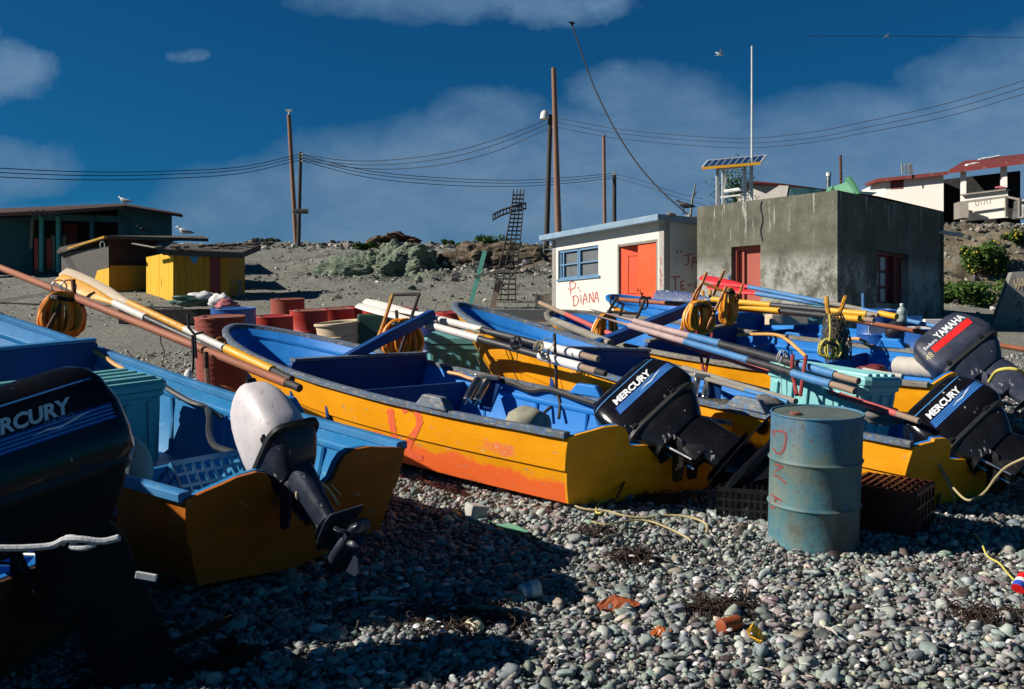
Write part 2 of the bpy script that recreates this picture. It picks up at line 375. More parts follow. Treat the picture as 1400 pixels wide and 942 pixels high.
def strokes(name,mat,parent,bvh,lines,wpx,off=.003,n=5):
    """painted brush strokes lying on a surface, given as pixel polylines"""
    g=G()
    for ln in lines:
        pts=smoothpath([Vector((a,b,0)) for a,b in ln],n) if len(ln)>2 else [Vector((*ln[0],0)).lerp(Vector((*ln[1],0)),k/6) for k in range(7)]
        L=[];Rr=[]
        for i,p in enumerate(pts):
            t=(pts[min(i+1,len(pts)-1)]-pts[max(i-1,0)]); t=Vector((t.x,t.y)); t=t.normalized() if t.length>1e-6 else Vector((1,0))
            w=wpx*(.5+.12*math.sin(i*1.7+p.x)); nx,ny=-t.y*w,t.x*w
            a=raypt(p.x+nx,p.y+ny,bvh,off);b=raypt(p.x-nx,p.y-ny,bvh,off)
            L.append(a);Rr.append(b)
        for i in range(len(pts)-1):
            q=[L[i],L[i+1],Rr[i+1],Rr[i]]
            if all(x is not None for x in q): g.add(q,[(0,1,2,3)])
    if g.v: return g.obj(name,mat,parent)
def textgeo(s,size,shear=0,font_bold=0,spacing=1.0):
    cu=bpy.data.curves.new('t','FONT'); cu.body=s; cu.size=size; cu.shear=shear; cu.offset=font_bold; cu.space_character=spacing; cu.resolution_u=3
    ob=bpy.data.objects.new('t',cu); C.objects.link(ob)
    dg=bpy.context.evaluated_depsgraph_get(); me=bpy.data.meshes.new_from_object(ob.evaluated_get(dg))
    bm=bmesh.new(); bm.from_mesh(me); bmesh.ops.triangulate(bm,faces=bm.faces)
    for _ in range(1): bmesh.ops.subdivide_edges(bm,edges=[e for e in bm.edges if e.calc_length()>size*.25],cuts=1,use_grid_fill=False)
    bmesh.ops.triangulate(bm,faces=bm.faces)
    v=[x.co.copy() for x in bm.verts]; f=[tuple(q.index for q in p.verts) for p in bm.faces]; bm.free()
    bpy.data.objects.remove(ob); bpy.data.curves.remove(cu); bpy.data.meshes.remove(me)
    return v,f

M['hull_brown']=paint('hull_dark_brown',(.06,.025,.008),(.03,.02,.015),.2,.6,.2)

M['roof_dark']=paint('dark_roof_edge',(.045,.018,.015),(.12,.04,.03),.3,.8,.3)
M['pane_pale']=plain('pale_pane',(.38,.42,.46),.4)

def rockmat(name,a,b,c_,crk):
    n=N(name); g=n.noise(2.4,10,.75); c=n.ramp(g,[(.3,a),(.5,b),(.7,c_)])
    c=n.mix(n.ramp(n.voro(2.2,feature='DISTANCE_TO_EDGE'),[(0,.8),(.05,0)]),c,crk); c=n.mix(n.ramp(n.noise(9,6,.7),[(.35,.7),(.5,0)]),c,crk)
    n.set(c,.95,spec=.15); n.bump(n.math('ADD',n.noise(5,9,.75),n.voro(3)),.8,.12); return n.m
M['rock_green']=rockmat('green_rock',(.09,.13,.10),(.19,.235,.175),(.30,.31,.22),(.05,.065,.05))
M['rock_brown']=rockmat('brown_bank',(.07,.05,.035),(.16,.125,.09),(.27,.23,.18),(.04,.03,.02))
M['board_dark']=paint('dark_silver_boards',(.07,.066,.06),(.16,.15,.14),.35,.85,.4,2,(1,1,5))

M['black_mid']=gloss('motor_black_satin',(.011,.011,.013),.17)
M['navy']=gloss('motor_navy',(.028,.034,.058),.26)
M['motor_blue_black']=gloss('motor_blue_black',(.016,.021,.038),.24)
M['motor_white']=paint('motor_white',(.60,.56,.575),(.36,.30,.30),.42,.5,.14,2.2,grime=(.30,.26,.28),gam=.85)
M['frame_blue']=paint('frame_blue',(.12,.25,.42),(.25,.25,.25),.25,.6,.2)

M['dull_black']=plain('shade_matte_black',(.008,.008,.009),.75,spec=.2)  # matte black without glints puts shade into the left motor's lower parts
M['roof_red']=paint('roof_red',(.15,.018,.018),(.24,.16,.15),.45,.9,.3,.8,(1,1,1),grime=(.06,.02,.02),gam=.8)
def ell3(n,cx,cz,rx,rz,amp,sc_):
    sx=n.n('ShaderNodeSeparateXYZ'); n.l(n.tc.outputs['Object'],sx.inputs[0])
    a=n.math('DIVIDE',n.math('SUBTRACT',sx.outputs[0],cx),rx); b=n.math('DIVIDE',n.math('SUBTRACT',sx.outputs[2],cz),rz)
    return n.math('ADD',n.math('ADD',n.math('MULTIPLY',a,a),n.math('MULTIPLY',b,b)),n.math('MULTIPLY',n.noise(sc_,6,.7),amp))
# ------------------------------------------------------------------ camera, light, sky
cam=bpy.data.cameras.new('camera'); cam.lens=35; cam.sensor_width=36; cam.clip_end=3000; cam.clip_start=.05
co=bpy.data.objects.new('camera',cam); C.objects.link(co); co.location=(0,0,HC); co.rotation_euler=(R(90),0,0); sc.camera=co
SUN_EL=33; SUN_AZ=6   # sun direction: from -x, SUN_AZ degrees towards -y
sd=Vector((-math.cos(R(SUN_EL))*math.cos(R(SUN_AZ)),-math.cos(R(SUN_EL))*math.sin(R(SUN_AZ)),math.sin(R(SUN_EL))))
sl=bpy.data.lights.new('sun','SUN'); sl.energy=5.0; sl.angle=R(.5); sl.color=(1,.93,.82)
so=bpy.data.objects.new('sun',sl); C.objects.link(so); so.rotation_euler=(-sd).to_track_quat('-Z','Y').to_euler(); so.location=sd*50
sc.view_settings.view_transform='Standard'; sc.view_settings.look='None'; sc.view_settings.exposure=.42; sc.view_settings.gamma=1
sc.view_settings.use_curve_mapping=False
wd=bpy.data.worlds.new('World'); sc.world=wd; wd.use_nodes=True; nt=wd.node_tree
bg=nt.nodes['Background']; sky=nt.nodes.new('ShaderNodeTexSky'); sky.sky_type='NISHITA'; sky.sun_disc=False
sky.sun_elevation=R(SUN_EL); sky.sun_rotation=math.atan2(sd.x,sd.y); sky.air_density=1.0; sky.dust_density=.3; sky.ozone_density=3.0; sky.altitude=300
tc=nt.nodes.new('ShaderNodeTexCoord'); nrm=nt.nodes.new('ShaderNodeVectorMath'); nrm.operation='NORMALIZE'; nt.links.new(tc.outputs['Generated'],nrm.inputs[0])
sep=nt.nodes.new('ShaderNodeSeparateXYZ'); nt.links.new(nrm.outputs[0],sep.inputs[0])
def WN(t,**k):
    x=nt.nodes.new(t)
    for a,v in k.items(): setattr(x,a,v)
    return x
def wm(op,a,b=0.0):
    x=WN('ShaderNodeMath',operation=op)
    for v,i in ((a,0),(b,1)):
        if hasattr(v,'links'): nt.links.new(v,x.inputs[i])
        else: x.inputs[i].default_value=v
    return x.outputs[0]
def wramp(f,stops):
    x=WN('ShaderNodeValToRGB'); e=x.color_ramp.elements
    while len(e)<len(stops): e.new(.5)
    for i,(p,c) in enumerate(stops): e[i].position=p; e[i].color=(*c,1) if hasattr(c,'__len__') else (c,c,c,1)
    nt.links.new(f,x.inputs[0]); return x.outputs[0]
# direction on a unit-distance plane ahead: u=x/y, v=z/y, so cloud banks sit where they stand over the land
yy=wm('MAXIMUM',sep.outputs[1],.05); u=wm('DIVIDE',sep.outputs[0],yy); v=wm('DIVIDE',sep.outputs[2],yy)
cmb=WN('ShaderNodeCombineXYZ'); nt.links.new(u,cmb.inputs[0]); nt.links.new(v,cmb.inputs[1])
def wnoise(scale,detail=6,rough=.55,sc3=(1,1,1),off=(0,0,0)):
    mp=WN('ShaderNodeMapping'); mp.inputs['Scale'].default_value=sc3; mp.inputs['Location'].default_value=off; nt.links.new(cmb.outputs[0],mp.inputs[0])
    x=WN('ShaderNodeTexNoise'); x.inputs['Scale'].default_value=scale; x.inputs['Detail'].default_value=detail; x.inputs['Roughness'].default_value=rough
    nt.links.new(mp.outputs[0],x.inputs[0]); return x.outputs[0]
def PX(a): return (a-CX)/F
def PV(a): return (CY-a)/F
def blob(cx,cy,rx,ry,soft,namp=.5,scale=7,off=(0,0,0)):
    a=wm('DIVIDE',wm('SUBTRACT',u,PX(cx)),rx/F); b=wm('DIVIDE',wm('SUBTRACT',v,PV(cy)),ry/F)
    d=wm('ADD',wm('MULTIPLY',a,a),wm('MULTIPLY',b,b))
    d=wm('ADD',d,wm('MULTIPLY',wm('SUBTRACT',wnoise(scale,7,.6,(1,1.3,1),off),.5),namp*5))
    return wramp(d,[(max(0,.70-soft),1),(.93,0)])
cl=None
for args in [(600,300,290,165,.30,.26,8,(0,0,0)),(400,320,230,125,.5,.3,7,(3,1,0)),(900,250,220,165,.30,.24,9,(1,5,0)),(1200,260,400,150,.30,.22,8,(7,1,0)),(1000,330,700,120,.4,.2,6,(2,7,0)),(665,160,100,50,.5,.35,13,(6,6,0)),(870,130,110,55,.5,.35,13,(9,4,0)),
             (1430,170,230,140,.35,.28,9,(7,1,0)),(5,100,78,50,.66,.55,15,(2,2,0)),(-60,85,90,60,.6,.5,12,(2,7,0)),(30,225,95,48,.66,.5,13,(4,2,0)),(-80,240,130,60,.6,.4,9,(4,9,0)),(600,-6,240,40,.66,.45,13,(8,3,0)),(760,8,120,34,.66,.5,15,(3,3,0)),(660,-60,420,70,.6,.4,9,(8,1,0)),(255,76,34,14,.69,.7,14,(5,9,0)),(100,330,400,60,.6,.3,5,(5,4,0))]:
    b=blob(*args); cl=b if cl is None else wm('MAXIMUM',cl,b)
tex=wnoise(5,8,.6,(1,2,1),(11,3,0))
tex2=wnoise(17,9,.68,(1,1.8,1),(3,8,0))
cl=wm('MULTIPLY',cl,wm('MULTIPLY',wramp(tex,[(.30,.50),(.62,1.0)]),wramp(tex2,[(.32,.72),(.6,1.0)])))
hz_=wramp(v,[(.0,1),(.16,.35),(.30,0)])   # paler towards the horizon
SKYS=.05
ms=WN('ShaderNodeMix',data_type='RGBA',blend_type='MULTIPLY'); ms.inputs[0].default_value=1; nt.links.new(sky.outputs[0],ms.inputs[6]); ms.inputs[7].default_value=(.055,.45,.74,1)
mc=WN('ShaderNodeMix',data_type='RGBA'); nt.links.new(wm('MULTIPLY',cl,.92),mc.inputs[0])
zd=WN('ShaderNodeVectorMath',operation='SCALE'); nt.links.new(ms.outputs[2],zd.inputs[0]); nt.links.new(wramp(sep.outputs[2],[(.38,1.0),(.75,.42)]),zd.inputs['Scale']); nt.links.new(zd.outputs[0],mc.inputs[6])
cc=wramp(v,[(.08,(.075/SKYS,.155/SKYS,.29/SKYS)),(.30,(.115/SKYS,.19/SKYS,.31/SKYS))])
sclr=WN('ShaderNodeMix',data_type='RGBA',blend_type='MIX'); 
cm=WN('ShaderNodeVectorMath',operation='SCALE'); 
# ramp colours clamp at 1, so keep them in range and scale afterwards
cc=wramp(v,[(.05,(.110,.190,.285)),(.16,(.115,.195,.300)),(.30,(.100,.190,.305))]); nt.links.new(cc,cm.inputs[0]); cm.inputs['Scale'].default_value=1/SKYS
nt.links.new(cm.outputs[0],mc.inputs[7]); nt.links.new(mc.outputs[2],bg.inputs[0]); bg.inputs[1].default_value=SKYS
# ------------------------------------------------------------------ terrain
def sst(a,b,x): 
    t=min(1,max(0,(x-a)/(b-a))); return t*t*(3-2*t)
def hz(x,y,detail=True):
    if y<26: zl=SL*y
    elif y<50: zl=2.73+.172*(y-26)
    else: zl=6.86+.6*math.sin((y-50)*.02)-.004*(y-50)
    if y<28.5: zr=SL*y
    elif y<37: q_=(y-28.5)/8.5; zr=2.99+(6.42-2.99)*(.72*q_+.28*sst(0,1,q_))
    elif y<42: zr=6.42+.07*(y-37)
    else: zr=6.77+.004*(y-42)
    k=sst(8.0,13.0,x); z=zl*(1-k)+zr*k
    # rock outcrop and cut bank on the middle of the slope
    z+=.45*math.exp(-((x+4.6)/3.2)**2-((y-39.5)/3.2)**2)
    z+=.35*math.exp(-((x-.8)/3.6)**2-((y-41)/3)**2)
    z+=.25*math.exp(-((x+12)/9)**2-((y-52)/3)**2)
    if detail and y>10:
        a=min(1,(y-10)/14)
        z+=a*.10*(mnoise.noise(Vector((x*.35,y*.35,1)))) + a*.05*mnoise.noise(Vector((x*1.3,y*1.3,4)))
        q=math.exp(-((x+4.6)/3.6)**2-((y-38)/3.6)**2)+.8*math.exp(-((x-1.5)/4)**2-((y-40)/3.2)**2)+ (sst(9,12,x)*sst(28,30,y)*(1-sst(36,38,y)))
        if q>.02:
            z+=q*(.5 if x<9 else .36)*(mnoise.fractal(Vector((x*.7,y*.7,z*.3)),.9,2.2,5)-.45); 
        if y>46 and y<54: z+=.16*mnoise.fractal(Vector((x*.8,y*.8,2)),.8,2,4)
        if y>40 and y<46: z+=.05*mnoise.fractal(Vector((x*1.5,y*1.5,6)),.8,2,3)
    elif detail: z+=.018*mnoise.noise(Vector((x*1.1,y*1.1,0)))
    return z
def build_terrain():
    ys=list(np.arange(-6,3,1.0))+list(np.arange(3,14,.35))+list(np.arange(14,27,.4))+list(np.arange(27,56,.17))+list(np.geomspace(56.5,1500,26))
    ys=[-600,-80,-20]+ys
    V=[];Fc=[]
    xs_u=np.concatenate([-np.geomspace(1,40,14)[::-1]*1.0,np.linspace(-.98,.98,330),np.geomspace(1,40,14)])
    for y in ys:
        wdt=max(abs(y)*.62,7)
        for u_ in xs_u:
            x=u_*wdt; V.append((x,y,hz(x,y)))
    n=len(xs_u)
    for i in range(len(ys)-1):
        for j in range(n-1): Fc.append((i*n+j,i*n+j+1,(i+1)*n+j+1,(i+1)*n+j))
    me=bpy.data.meshes.new('beach_ground'); me.from_pydata(V,[],Fc); me.materials.append(terrain_mat())
    me.polygons.foreach_set('use_smooth',[True]*len(Fc))
    o=bpy.data.objects.new('beach_ground',me); C.objects.link(o); struct(o); o['label']='grey gravel beach rising to a stony hillside'; return o
def terrain_mat():
    n=N('ground'); sx=n.n('ShaderNodeSeparateXYZ'); n.l(n.tc.outputs['Object'],sx.inputs[0]); X,Y,Z=sx.outputs[0],sx.outputs[1],sx.outputs[2]
    big=n.noise(.22,6,.6); mid=n.noise(1.4,8,.65); fine=n.noise(14,8,.7); peb=n.voro(9)
    c=n.ramp(mid,[(.3,(.17,.178,.165)),(.5,(.225,.225,.20)),(.7,(.285,.28,.245))])
    c=n.mix(n.ramp(big,[(.45,0),(.65,.7)]),c,(.26,.25,.205))
    c=n.mix(n.ramp(big,[(.3,.5),(.42,0)]),c,(.19,.21,.185))
    c=n.mix(n.ramp(fine,[(.35,.8),(.5,0)]),c,(.15,.15,.14)); c=n.mix(n.ramp(fine,[(.64,0),(.72,.7)]),c,(.40,.39,.36))
    def ell(cx,cy,rx,ry,am):
        a=n.math('DIVIDE',n.math('SUBTRACT',X,cx),rx); b=n.math('DIVIDE',n.math('SUBTRACT',Y,cy),ry)
        d=n.math('ADD',n.math('ADD',n.math('MULTIPLY',a,a),n.math('MULTIPLY',b,b)),n.math('MULTIPLY',n.math('SUBTRACT',mid,.5),2.0))
        return n.ramp(d,[(.55,am),(1.0,0)])
    rk=n.ramp(n.noise(2.2,9,.7),[(.3,(.055,.085,.062)),(.5,(.15,.19,.14)),(.68,(.23,.25,.17))])
    crack=n.ramp(n.voro(1.5,feature='DISTANCE_TO_EDGE'),[(.0,.7),(.06,0)]); rk=n.mix(crack,rk,(.045,.06,.045))
    c=n.mix(ell(-4.8,37.6,3.3,3.0,.95),c,rk)
    br=n.ramp(n.noise(1.8,9,.75),[(.3,(.055,.035,.02)),(.5,(.13,.095,.06)),(.7,(.22,.18,.13))])
    c=n.mix(ell(-.6,40.5,3.6,3.4,.85),c,br); c=n.mix(ell(-4.0,41.8,2.2,1.6,.9),c,br)
    br2=n.ramp(n.noise(1.1,9,.75),[(.3,(.13,.105,.07)),(.5,(.24,.20,.14)),(.7,(.33,.28,.20))])
    c=n.mix(ell(17,33.5,8.5,5,.95),c,br2)
    # sand of small grit under the cobbles
    near=n.ramp(n.math('MULTIPLY',Y,.05),[(.55,1),(.75,0)]); c=n.mix(near,c,n.ramp(fine,[(.35,(.05,.052,.055)),(.65,(.13,.13,.13))]))
    n.set(c,.95,spec=.15); h=n.math('ADD',n.math('MULTIPLY',fine,.6),n.math('ADD',n.math('MULTIPLY',n.noise(3.5,9,.7),1.4),n.math('MULTIPLY',peb,.3)))
    n.bump(h,.7,.09); return n.m
ground=build_terrain()
# ------------------------------------------------------------------ pebbles
def ico(sub):
    bm=bmesh.new(); bmesh.ops.create_icosphere(bm,subdivisions=sub,radius=1)
    v=np.array([x.co[:] for x in bm.verts]); f=np.array([[q.index for q in p.verts] for p in bm.faces]); bm.free(); return v,f
def pebble_mat():
    n=N('pebble'); at=n.n('ShaderNodeAttribute'); at.attribute_name='tint'
    t=n.noise(26,6,.65); c=n.mix(1.0,at.outputs['Color'],n.ramp(t,[(.3,(.68,.69,.7)),(.52,(1,1,1)),(.72,(1.25,1.22,1.18))]),'MULTIPLY')
    vein=n.ramp(n.noise(7,2,.5,dist=2.5),[(.49,0),(.5,.4),(.512,0)]); c=n.mix(vein,c,(.4,.4,.38))
    n.set(c,.62,spec=.35); n.bump(n.noise(90,4,.6),.25,.003); return n.m
PM=pebble_mat()
PAL=1.62*np.array([(.115,.135,.135),(.14,.16,.15),(.09,.105,.11),(.18,.19,.175),(.14,.125,.125),(.12,.10,.10),(.17,.165,.155),(.22,.22,.20),(.10,.125,.12),(.165,.18,.17),(.05,.052,.055),(.045,.035,.03),(.12,.145,.135),(.24,.215,.18),(.13,.15,.15),(.20,.21,.20)])
def scatter(name,xyz,rad,flat,sub,white=.03,pal=PAL,lump=.16,mat=PM,parent=None,smooth=True):
    v,f=ico(sub); n=len(xyz); nv=len(v); 
    # a few base shapes, lumpy
    shapes=[]
    for k in range(14):
        o=rng.uniform(-9,9,3); s=np.array([1+lump*2.2*mnoise.noise(Vector(p*1.1+o)) for p in v]); shapes.append(v*s[:,None])
    shapes=np.array(shapes)
    P=shapes[rng.integers(0,14,n)]
    S=np.stack([rad*rng.uniform(.85,1.35,n),rad*rng.uniform(.65,1.0,n),rad*flat],1); P=P*S[:,None,:]
    a=rng.uniform(0,2*np.pi,n); tl=rng.normal(0,.35,n); 
    ct,st=np.cos(tl),np.sin(tl); x=P[...,0]*ct[:,None]+P[...,2]*st[:,None]; z=-P[...,0]*st[:,None]+P[...,2]*ct[:,None]; P[...,0]=x; P[...,2]=z
    tl=rng.normal(0,.35,n); ct,st=np.cos(tl),np.sin(tl); y=P[...,1]*ct[:,None]-P[...,2]*st[:,None]; z=P[...,1]*st[:,None]+P[...,2]*ct[:,None]; P[...,1]=y; P[...,2]=z
    ca,sa=np.cos(a),np.sin(a); x=P[...,0]*ca[:,None]-P[...,1]*sa[:,None]; y=P[...,0]*sa[:,None]+P[...,1]*ca[:,None]; P[...,0]=x; P[...,1]=y
    P=P+xyz[:,None,:]; V=P.reshape(-1,3).astype(np.float32)
    Fi=(f[None]+ (np.arange(n)*nv)[:,None,None]).reshape(-1,3).astype(np.int32)
    me=bpy.data.meshes.new(name); me.vertices.add(len(V)); me.vertices.foreach_set('co',V.ravel())
    me.loops.add(Fi.size); me.loops.foreach_set('vertex_index',Fi.ravel()); me.polygons.add(len(Fi)); me.polygons.foreach_set('loop_start',np.arange(0,Fi.size,3,dtype=np.int32))
    me.polygons.foreach_set('use_smooth',np.full(len(Fi),smooth)); me.update(calc_edges=True)
    col=pal[rng.integers(0,len(pal),n)]*rng.uniform(.55,1.5,(n,1))*rng.uniform(.9,1.1,(n,3)); w=rng.random(n)<white; col[w]=rng.uniform(.40,.62,(w.sum(),1))*np.array([[1,.96,.9]])
    col=np.clip(col,0,1); cv=np.concatenate([np.repeat(col,nv,0),np.ones((n*nv,1))],1).astype(np.float32)
    at=me.color_attributes.new('tint','FLOAT_COLOR','POINT'); at.data.foreach_set('color',cv.ravel())
    me.materials.append(mat); o=bpy.data.objects.new(name,me); C.objects.link(o); return o
def ptsz(x,y): return np.array([hz(a,b) for a,b in zip(x,y)])
def pebbles():
    n=82000; y=4.0+ (rng.random(n)**.85)*5.4; x=rng.uniform(-.58,.58,n)*(y+.6)
    # drifts of finer and coarser stones
    fld=np.array([mnoise.noise(Vector((a*.9,b*.9,3))) for a,b in zip(x,y)])
    r=np.clip(rng.lognormal(math.log(.0128),.50,n)*(1+.45*fld),.006,.052)
    z=ptsz(x,y)+r*.1+np.where(rng.random(n)<.4,.010,0)+rng.uniform(-.006,.010,n)
    o=scatter('pebbles',np.stack([x,y,z],1),r,rng.uniform(.28,.85,n),2,white=.022,lump=.34)
    struct(o,'stuff'); o['label']='rounded grey and purple beach cobbles'; o['category']='pebbles'
    n=16000; y=9.2+rng.random(n)*8; x=rng.uniform(-.56,.56,n)*(y+.4)
    r=np.clip(rng.lognormal(math.log(.022),.45,n),.01,.06); z=ptsz(x,y)+r*.1
    o=scatter('pebbles',np.stack([x,y,z],1),r,rng.uniform(.5,.8,n),1,white=.04)
    struct(o,'stuff'); o['label']='smaller stones strewn behind the boats'; o['category']='pebbles'
pebbles()
def rubble():
    X=[];Y=[];Rr=[]
    def cl(n,cx,cy,sx,sy,r,sg=.5):
        X.append(rng.normal(cx,sx,n));Y.append(rng.normal(cy,sy,n));Rr.append(np.clip(rng.lognormal(math.log(r),sg,n),.02,.32))
    cl(1500,-9,49.2,9,.9,.06); cl(900,3,49.5,7,1.2,.07); cl(900,-.8,36.9,2.4,.7,.045); cl(700,3.2,37,1.8,2.2,.05); cl(160,-4.6,35.2,2.8,.5,.05)
    cl(900,16,37.3,5,.5,.05); cl(500,15,32.5,4,2.5,.07); cl(1400,-6,36,9,7,.035,.4); cl(500,-10,27,5,3,.03,.4); cl(300,3,30,3,3,.05,.4)
    x=np.concatenate(X);y=np.concatenate(Y);r=np.concatenate(Rr); k=y>14; x,y,r=x[k],y[k],r[k]
    pal=np.array([(.20,.19,.17),(.13,.14,.12),(.17,.15,.12),(.28,.27,.24),(.10,.10,.09),(.22,.19,.15),(.15,.17,.14)])
    o=scatter('hillside_rubble',np.stack([x,y,ptsz(x,y)+r*.2],1),r,rng.uniform(.5,.9,len(x)),1,white=.10,pal=pal,lump=.4,smooth=False)
    struct(o,'stuff'); o['label']='loose stones and pale debris over the hillside'; o['category']='rubble'
rubble()
# ------------------------------------------------------------------ plants
def bush(px,py,D,w,h,label,mat='leaf',name='bush',depth=None,n=2600,flowers=0,z0=None,lean=0):
    b=W(px,py,D); b.z=hz(b.x,b.y)-.05 if z0 is None else z0
    t=thing(name,label,'bush',b,group='bushes on the hillside')
    g=G(); r=random.Random(int(px*7+py)); dp=depth or w*.6
    lob=[(r.uniform(-.42,.42)*w,r.uniform(-.4,.4)*dp,r.uniform(.15,.7)*h,r.uniform(.16,.32)) for _ in range(16)]
    for i in range(n):
        lx,ly,lz,lr=lob[r.randrange(16)]
        d=Vector((r.gauss(0,1),r.gauss(0,1),r.gauss(0,1))).normalized()*(r.random()**.4)
        p=b+Vector((lx+d.x*lr*w*.6,ly+d.y*lr*dp*.8,max(.02,lz+d.z*lr*h)))
        gz=hz(p.x,p.y)
        if p.z<gz: p.z=gz+.03*r.random()+.02
        s=r.uniform(.035,.085); a=Vector((r.gauss(0,1),r.gauss(0,1),r.gauss(0,1))).normalized(); c=a.orthogonal().normalized()
        g.add([p-a*s,p+c*s*.5,p+a*s,p-c*s*.5],[(0,1,2,3)])
    g.obj('foliage',mat,t)
    k=G()
    for i in range(7):
        lx,ly,lz,lr=lob[i]; k.tube([b+Vector((0,0,-.05)),b+Vector((lx*.5,ly*.5,lz*.4)),b+Vector((lx,ly,lz))],[.03,.02,.008],5)
    k.obj('stem','leaf_dry',t)
    if flowers:
        k=G()
        for i in range(flowers):
            lx,ly,lz,lr=lob[r.randrange(16)]; d=Vector((r.gauss(0,.5),-abs(r.gauss(0,1)),r.gauss(0,.7))).normalized()
            k.ball(b+Vector((lx+d.x*lr*w*.6,ly+d.y*lr*dp*.8,max(.1,lz+d.z*lr*h))),.035,5,4)
        k.obj('flower','flower',t)['kind']='stuff'
bush(1345,372,32.0,1.5,1.35,'tall green bush with yellow flowers below the red roofed house',n=4200,flowers=50,depth=1.2)
bush(1395,345,34.6,1.3,.55,'low green flowering growth at the right end of the bank top',n=2000,flowers=20)
bush(1345,432,28.8,2.4,.85,'broad green creeping bush at the foot of the bank beside the grey building',n=5200,depth=2.6)
bush(1318,400,30.5,.9,.3,'small green tuft halfway down the bank',n=700)
bush(1292,425,30.5,.5,.5,'dark green clump against the grey building wall',n=600)
bush(677,345,48.6,2.2,.85,'dark green bush on the crest behind the iron cross',n=3200)
bush(620,343,49,1.2,.4,'small low bush on the crest left of the iron cross',n=1000)
bush(500,350,47,1.1,.45,'green bush on the crest left of the brown mound',n=1200)
bush(738,375,42.5,.8,.6,'dry dark bush on the slope beside the white hut','leaf_dry',n=900)
bush(360,338,50.5,1.5,.35,'low dry scrub at the foot of the tall brown pole','leaf_dry',n=1000)
bush(700,352,45,1.6,.5,'dry brown scrub behind the iron cross','leaf_dry',n=1300)
def outcrop(cx,cy,cz,rx,ry,rz,mat,label,seed,sub=5,amp=.30):
    bm=bmesh.new(); bmesh.ops.create_icosphere(bm,subdivisions=sub,radius=1); V=[]
    for v in bm.verts:
        p=v.co.copy(); q=Vector((p.x*rx,p.y*ry,p.z*rz))+Vector((seed*3.1,seed,0))
        d,_=mnoise.voronoi(q*1.15); d2,_=mnoise.voronoi(q*2.9)
        k=1+amp*(1.0-1.6*d[0])+amp*.55*(.5-d2[0])+.35*mnoise.noise(q*.55)+.11*mnoise.fractal(q*3.5,.8,2.1,4)
        V.append(Vector((cx+p.x*rx*k,cy+p.y*ry*k,cz+p.z*rz*k)))
    F_=[tuple(x.index for x in f.verts) for f in bm.faces]; bm.free(); g=G(); g.add(V,F_)
    return solo(g,'rock_outcrop',mat,label,'rock')
outcrop(-4.75,38.3,4.35,2.35,1.9,1.22,'rock_green','big cracked greenish rock outcrop in the middle of the slope',1,6)
outcrop(-6.3,37.6,4.25,1.0,1.2,.55,'rock_green','lower left shoulder of greenish rock beside the big outcrop',2,4)
outcrop(-3.4,37.3,4.1,.8,1.1,.8,'rock_green','small pale green boulder at the right foot of the big outcrop',3,4)
outcrop(-1.2,40.0,4.75,2.5,1.9,1.05,'rock_brown','rough brown cut bank right of the green outcrop',4,5,.22)
outcrop(1.0,41.3,4.9,1.9,1.8,.85,'rock_brown','brown cut bank behind the iron cross',5,5,.22)
outcrop(-1.7,37.6,4.25,.75,.8,.5,'rock_green','small greenish boulder below the brown cut bank',6,4)
def mound():
    g=G(); b=W(538,336,50); 
    for i in range(26):
        a=random.uniform(-1.15,1.15); g.ball((b.x+a,b.y+random.uniform(-.4,.4),hz(b.x+a,b.y)+.08+.26*(1-abs(a)/1.25)),(random.uniform(.2,.4),.3,random.uniform(.12,.25)),9,7,jit=.5)
    solo(g,'brush_mound',leafmat('mound_brown',(.05,.028,.018),(.13,.07,.045)),'reddish brown mound of brush on the crest','mound',smooth=True)
mound()
# ------------------------------------------------------------------ buildings
def wallface(g,o,d,L,z0,z1,th,nrm,holes=()):
    """wall from o along unit d (len L); holes: (s0,s1,z0,z1) left open"""
    nrm=Vector(nrm); d=Vector(d); cuts=sorted({0,L,*[h[0] for h in holes],*[h[1] for h in holes]})
    for a,b in zip(cuts[:-1],cuts[1:]):
        m=(a+b)/2; hs=sorted([h for h in holes if h[0]<=m<=h[1]],key=lambda h:h[2]); z=z0
        segs=[]
        for h in hs:
            if h[2]>z: segs.append((z,h[2]))
            z=h[3]
        if z<z1: segs.append((z,z1))
        for za,zb in segs:
            p=Vector(o)+d*a; q=Vector(o)+d*b
            pl=[Vector((p.x,p.y,za)),Vector((q.x,q.y,za)),Vector((q.x,q.y,zb)),Vector((p.x,p.y,zb))]
            g.prism(pl,-nrm*th)
def V2(x,y): return Vector((x,y,0))
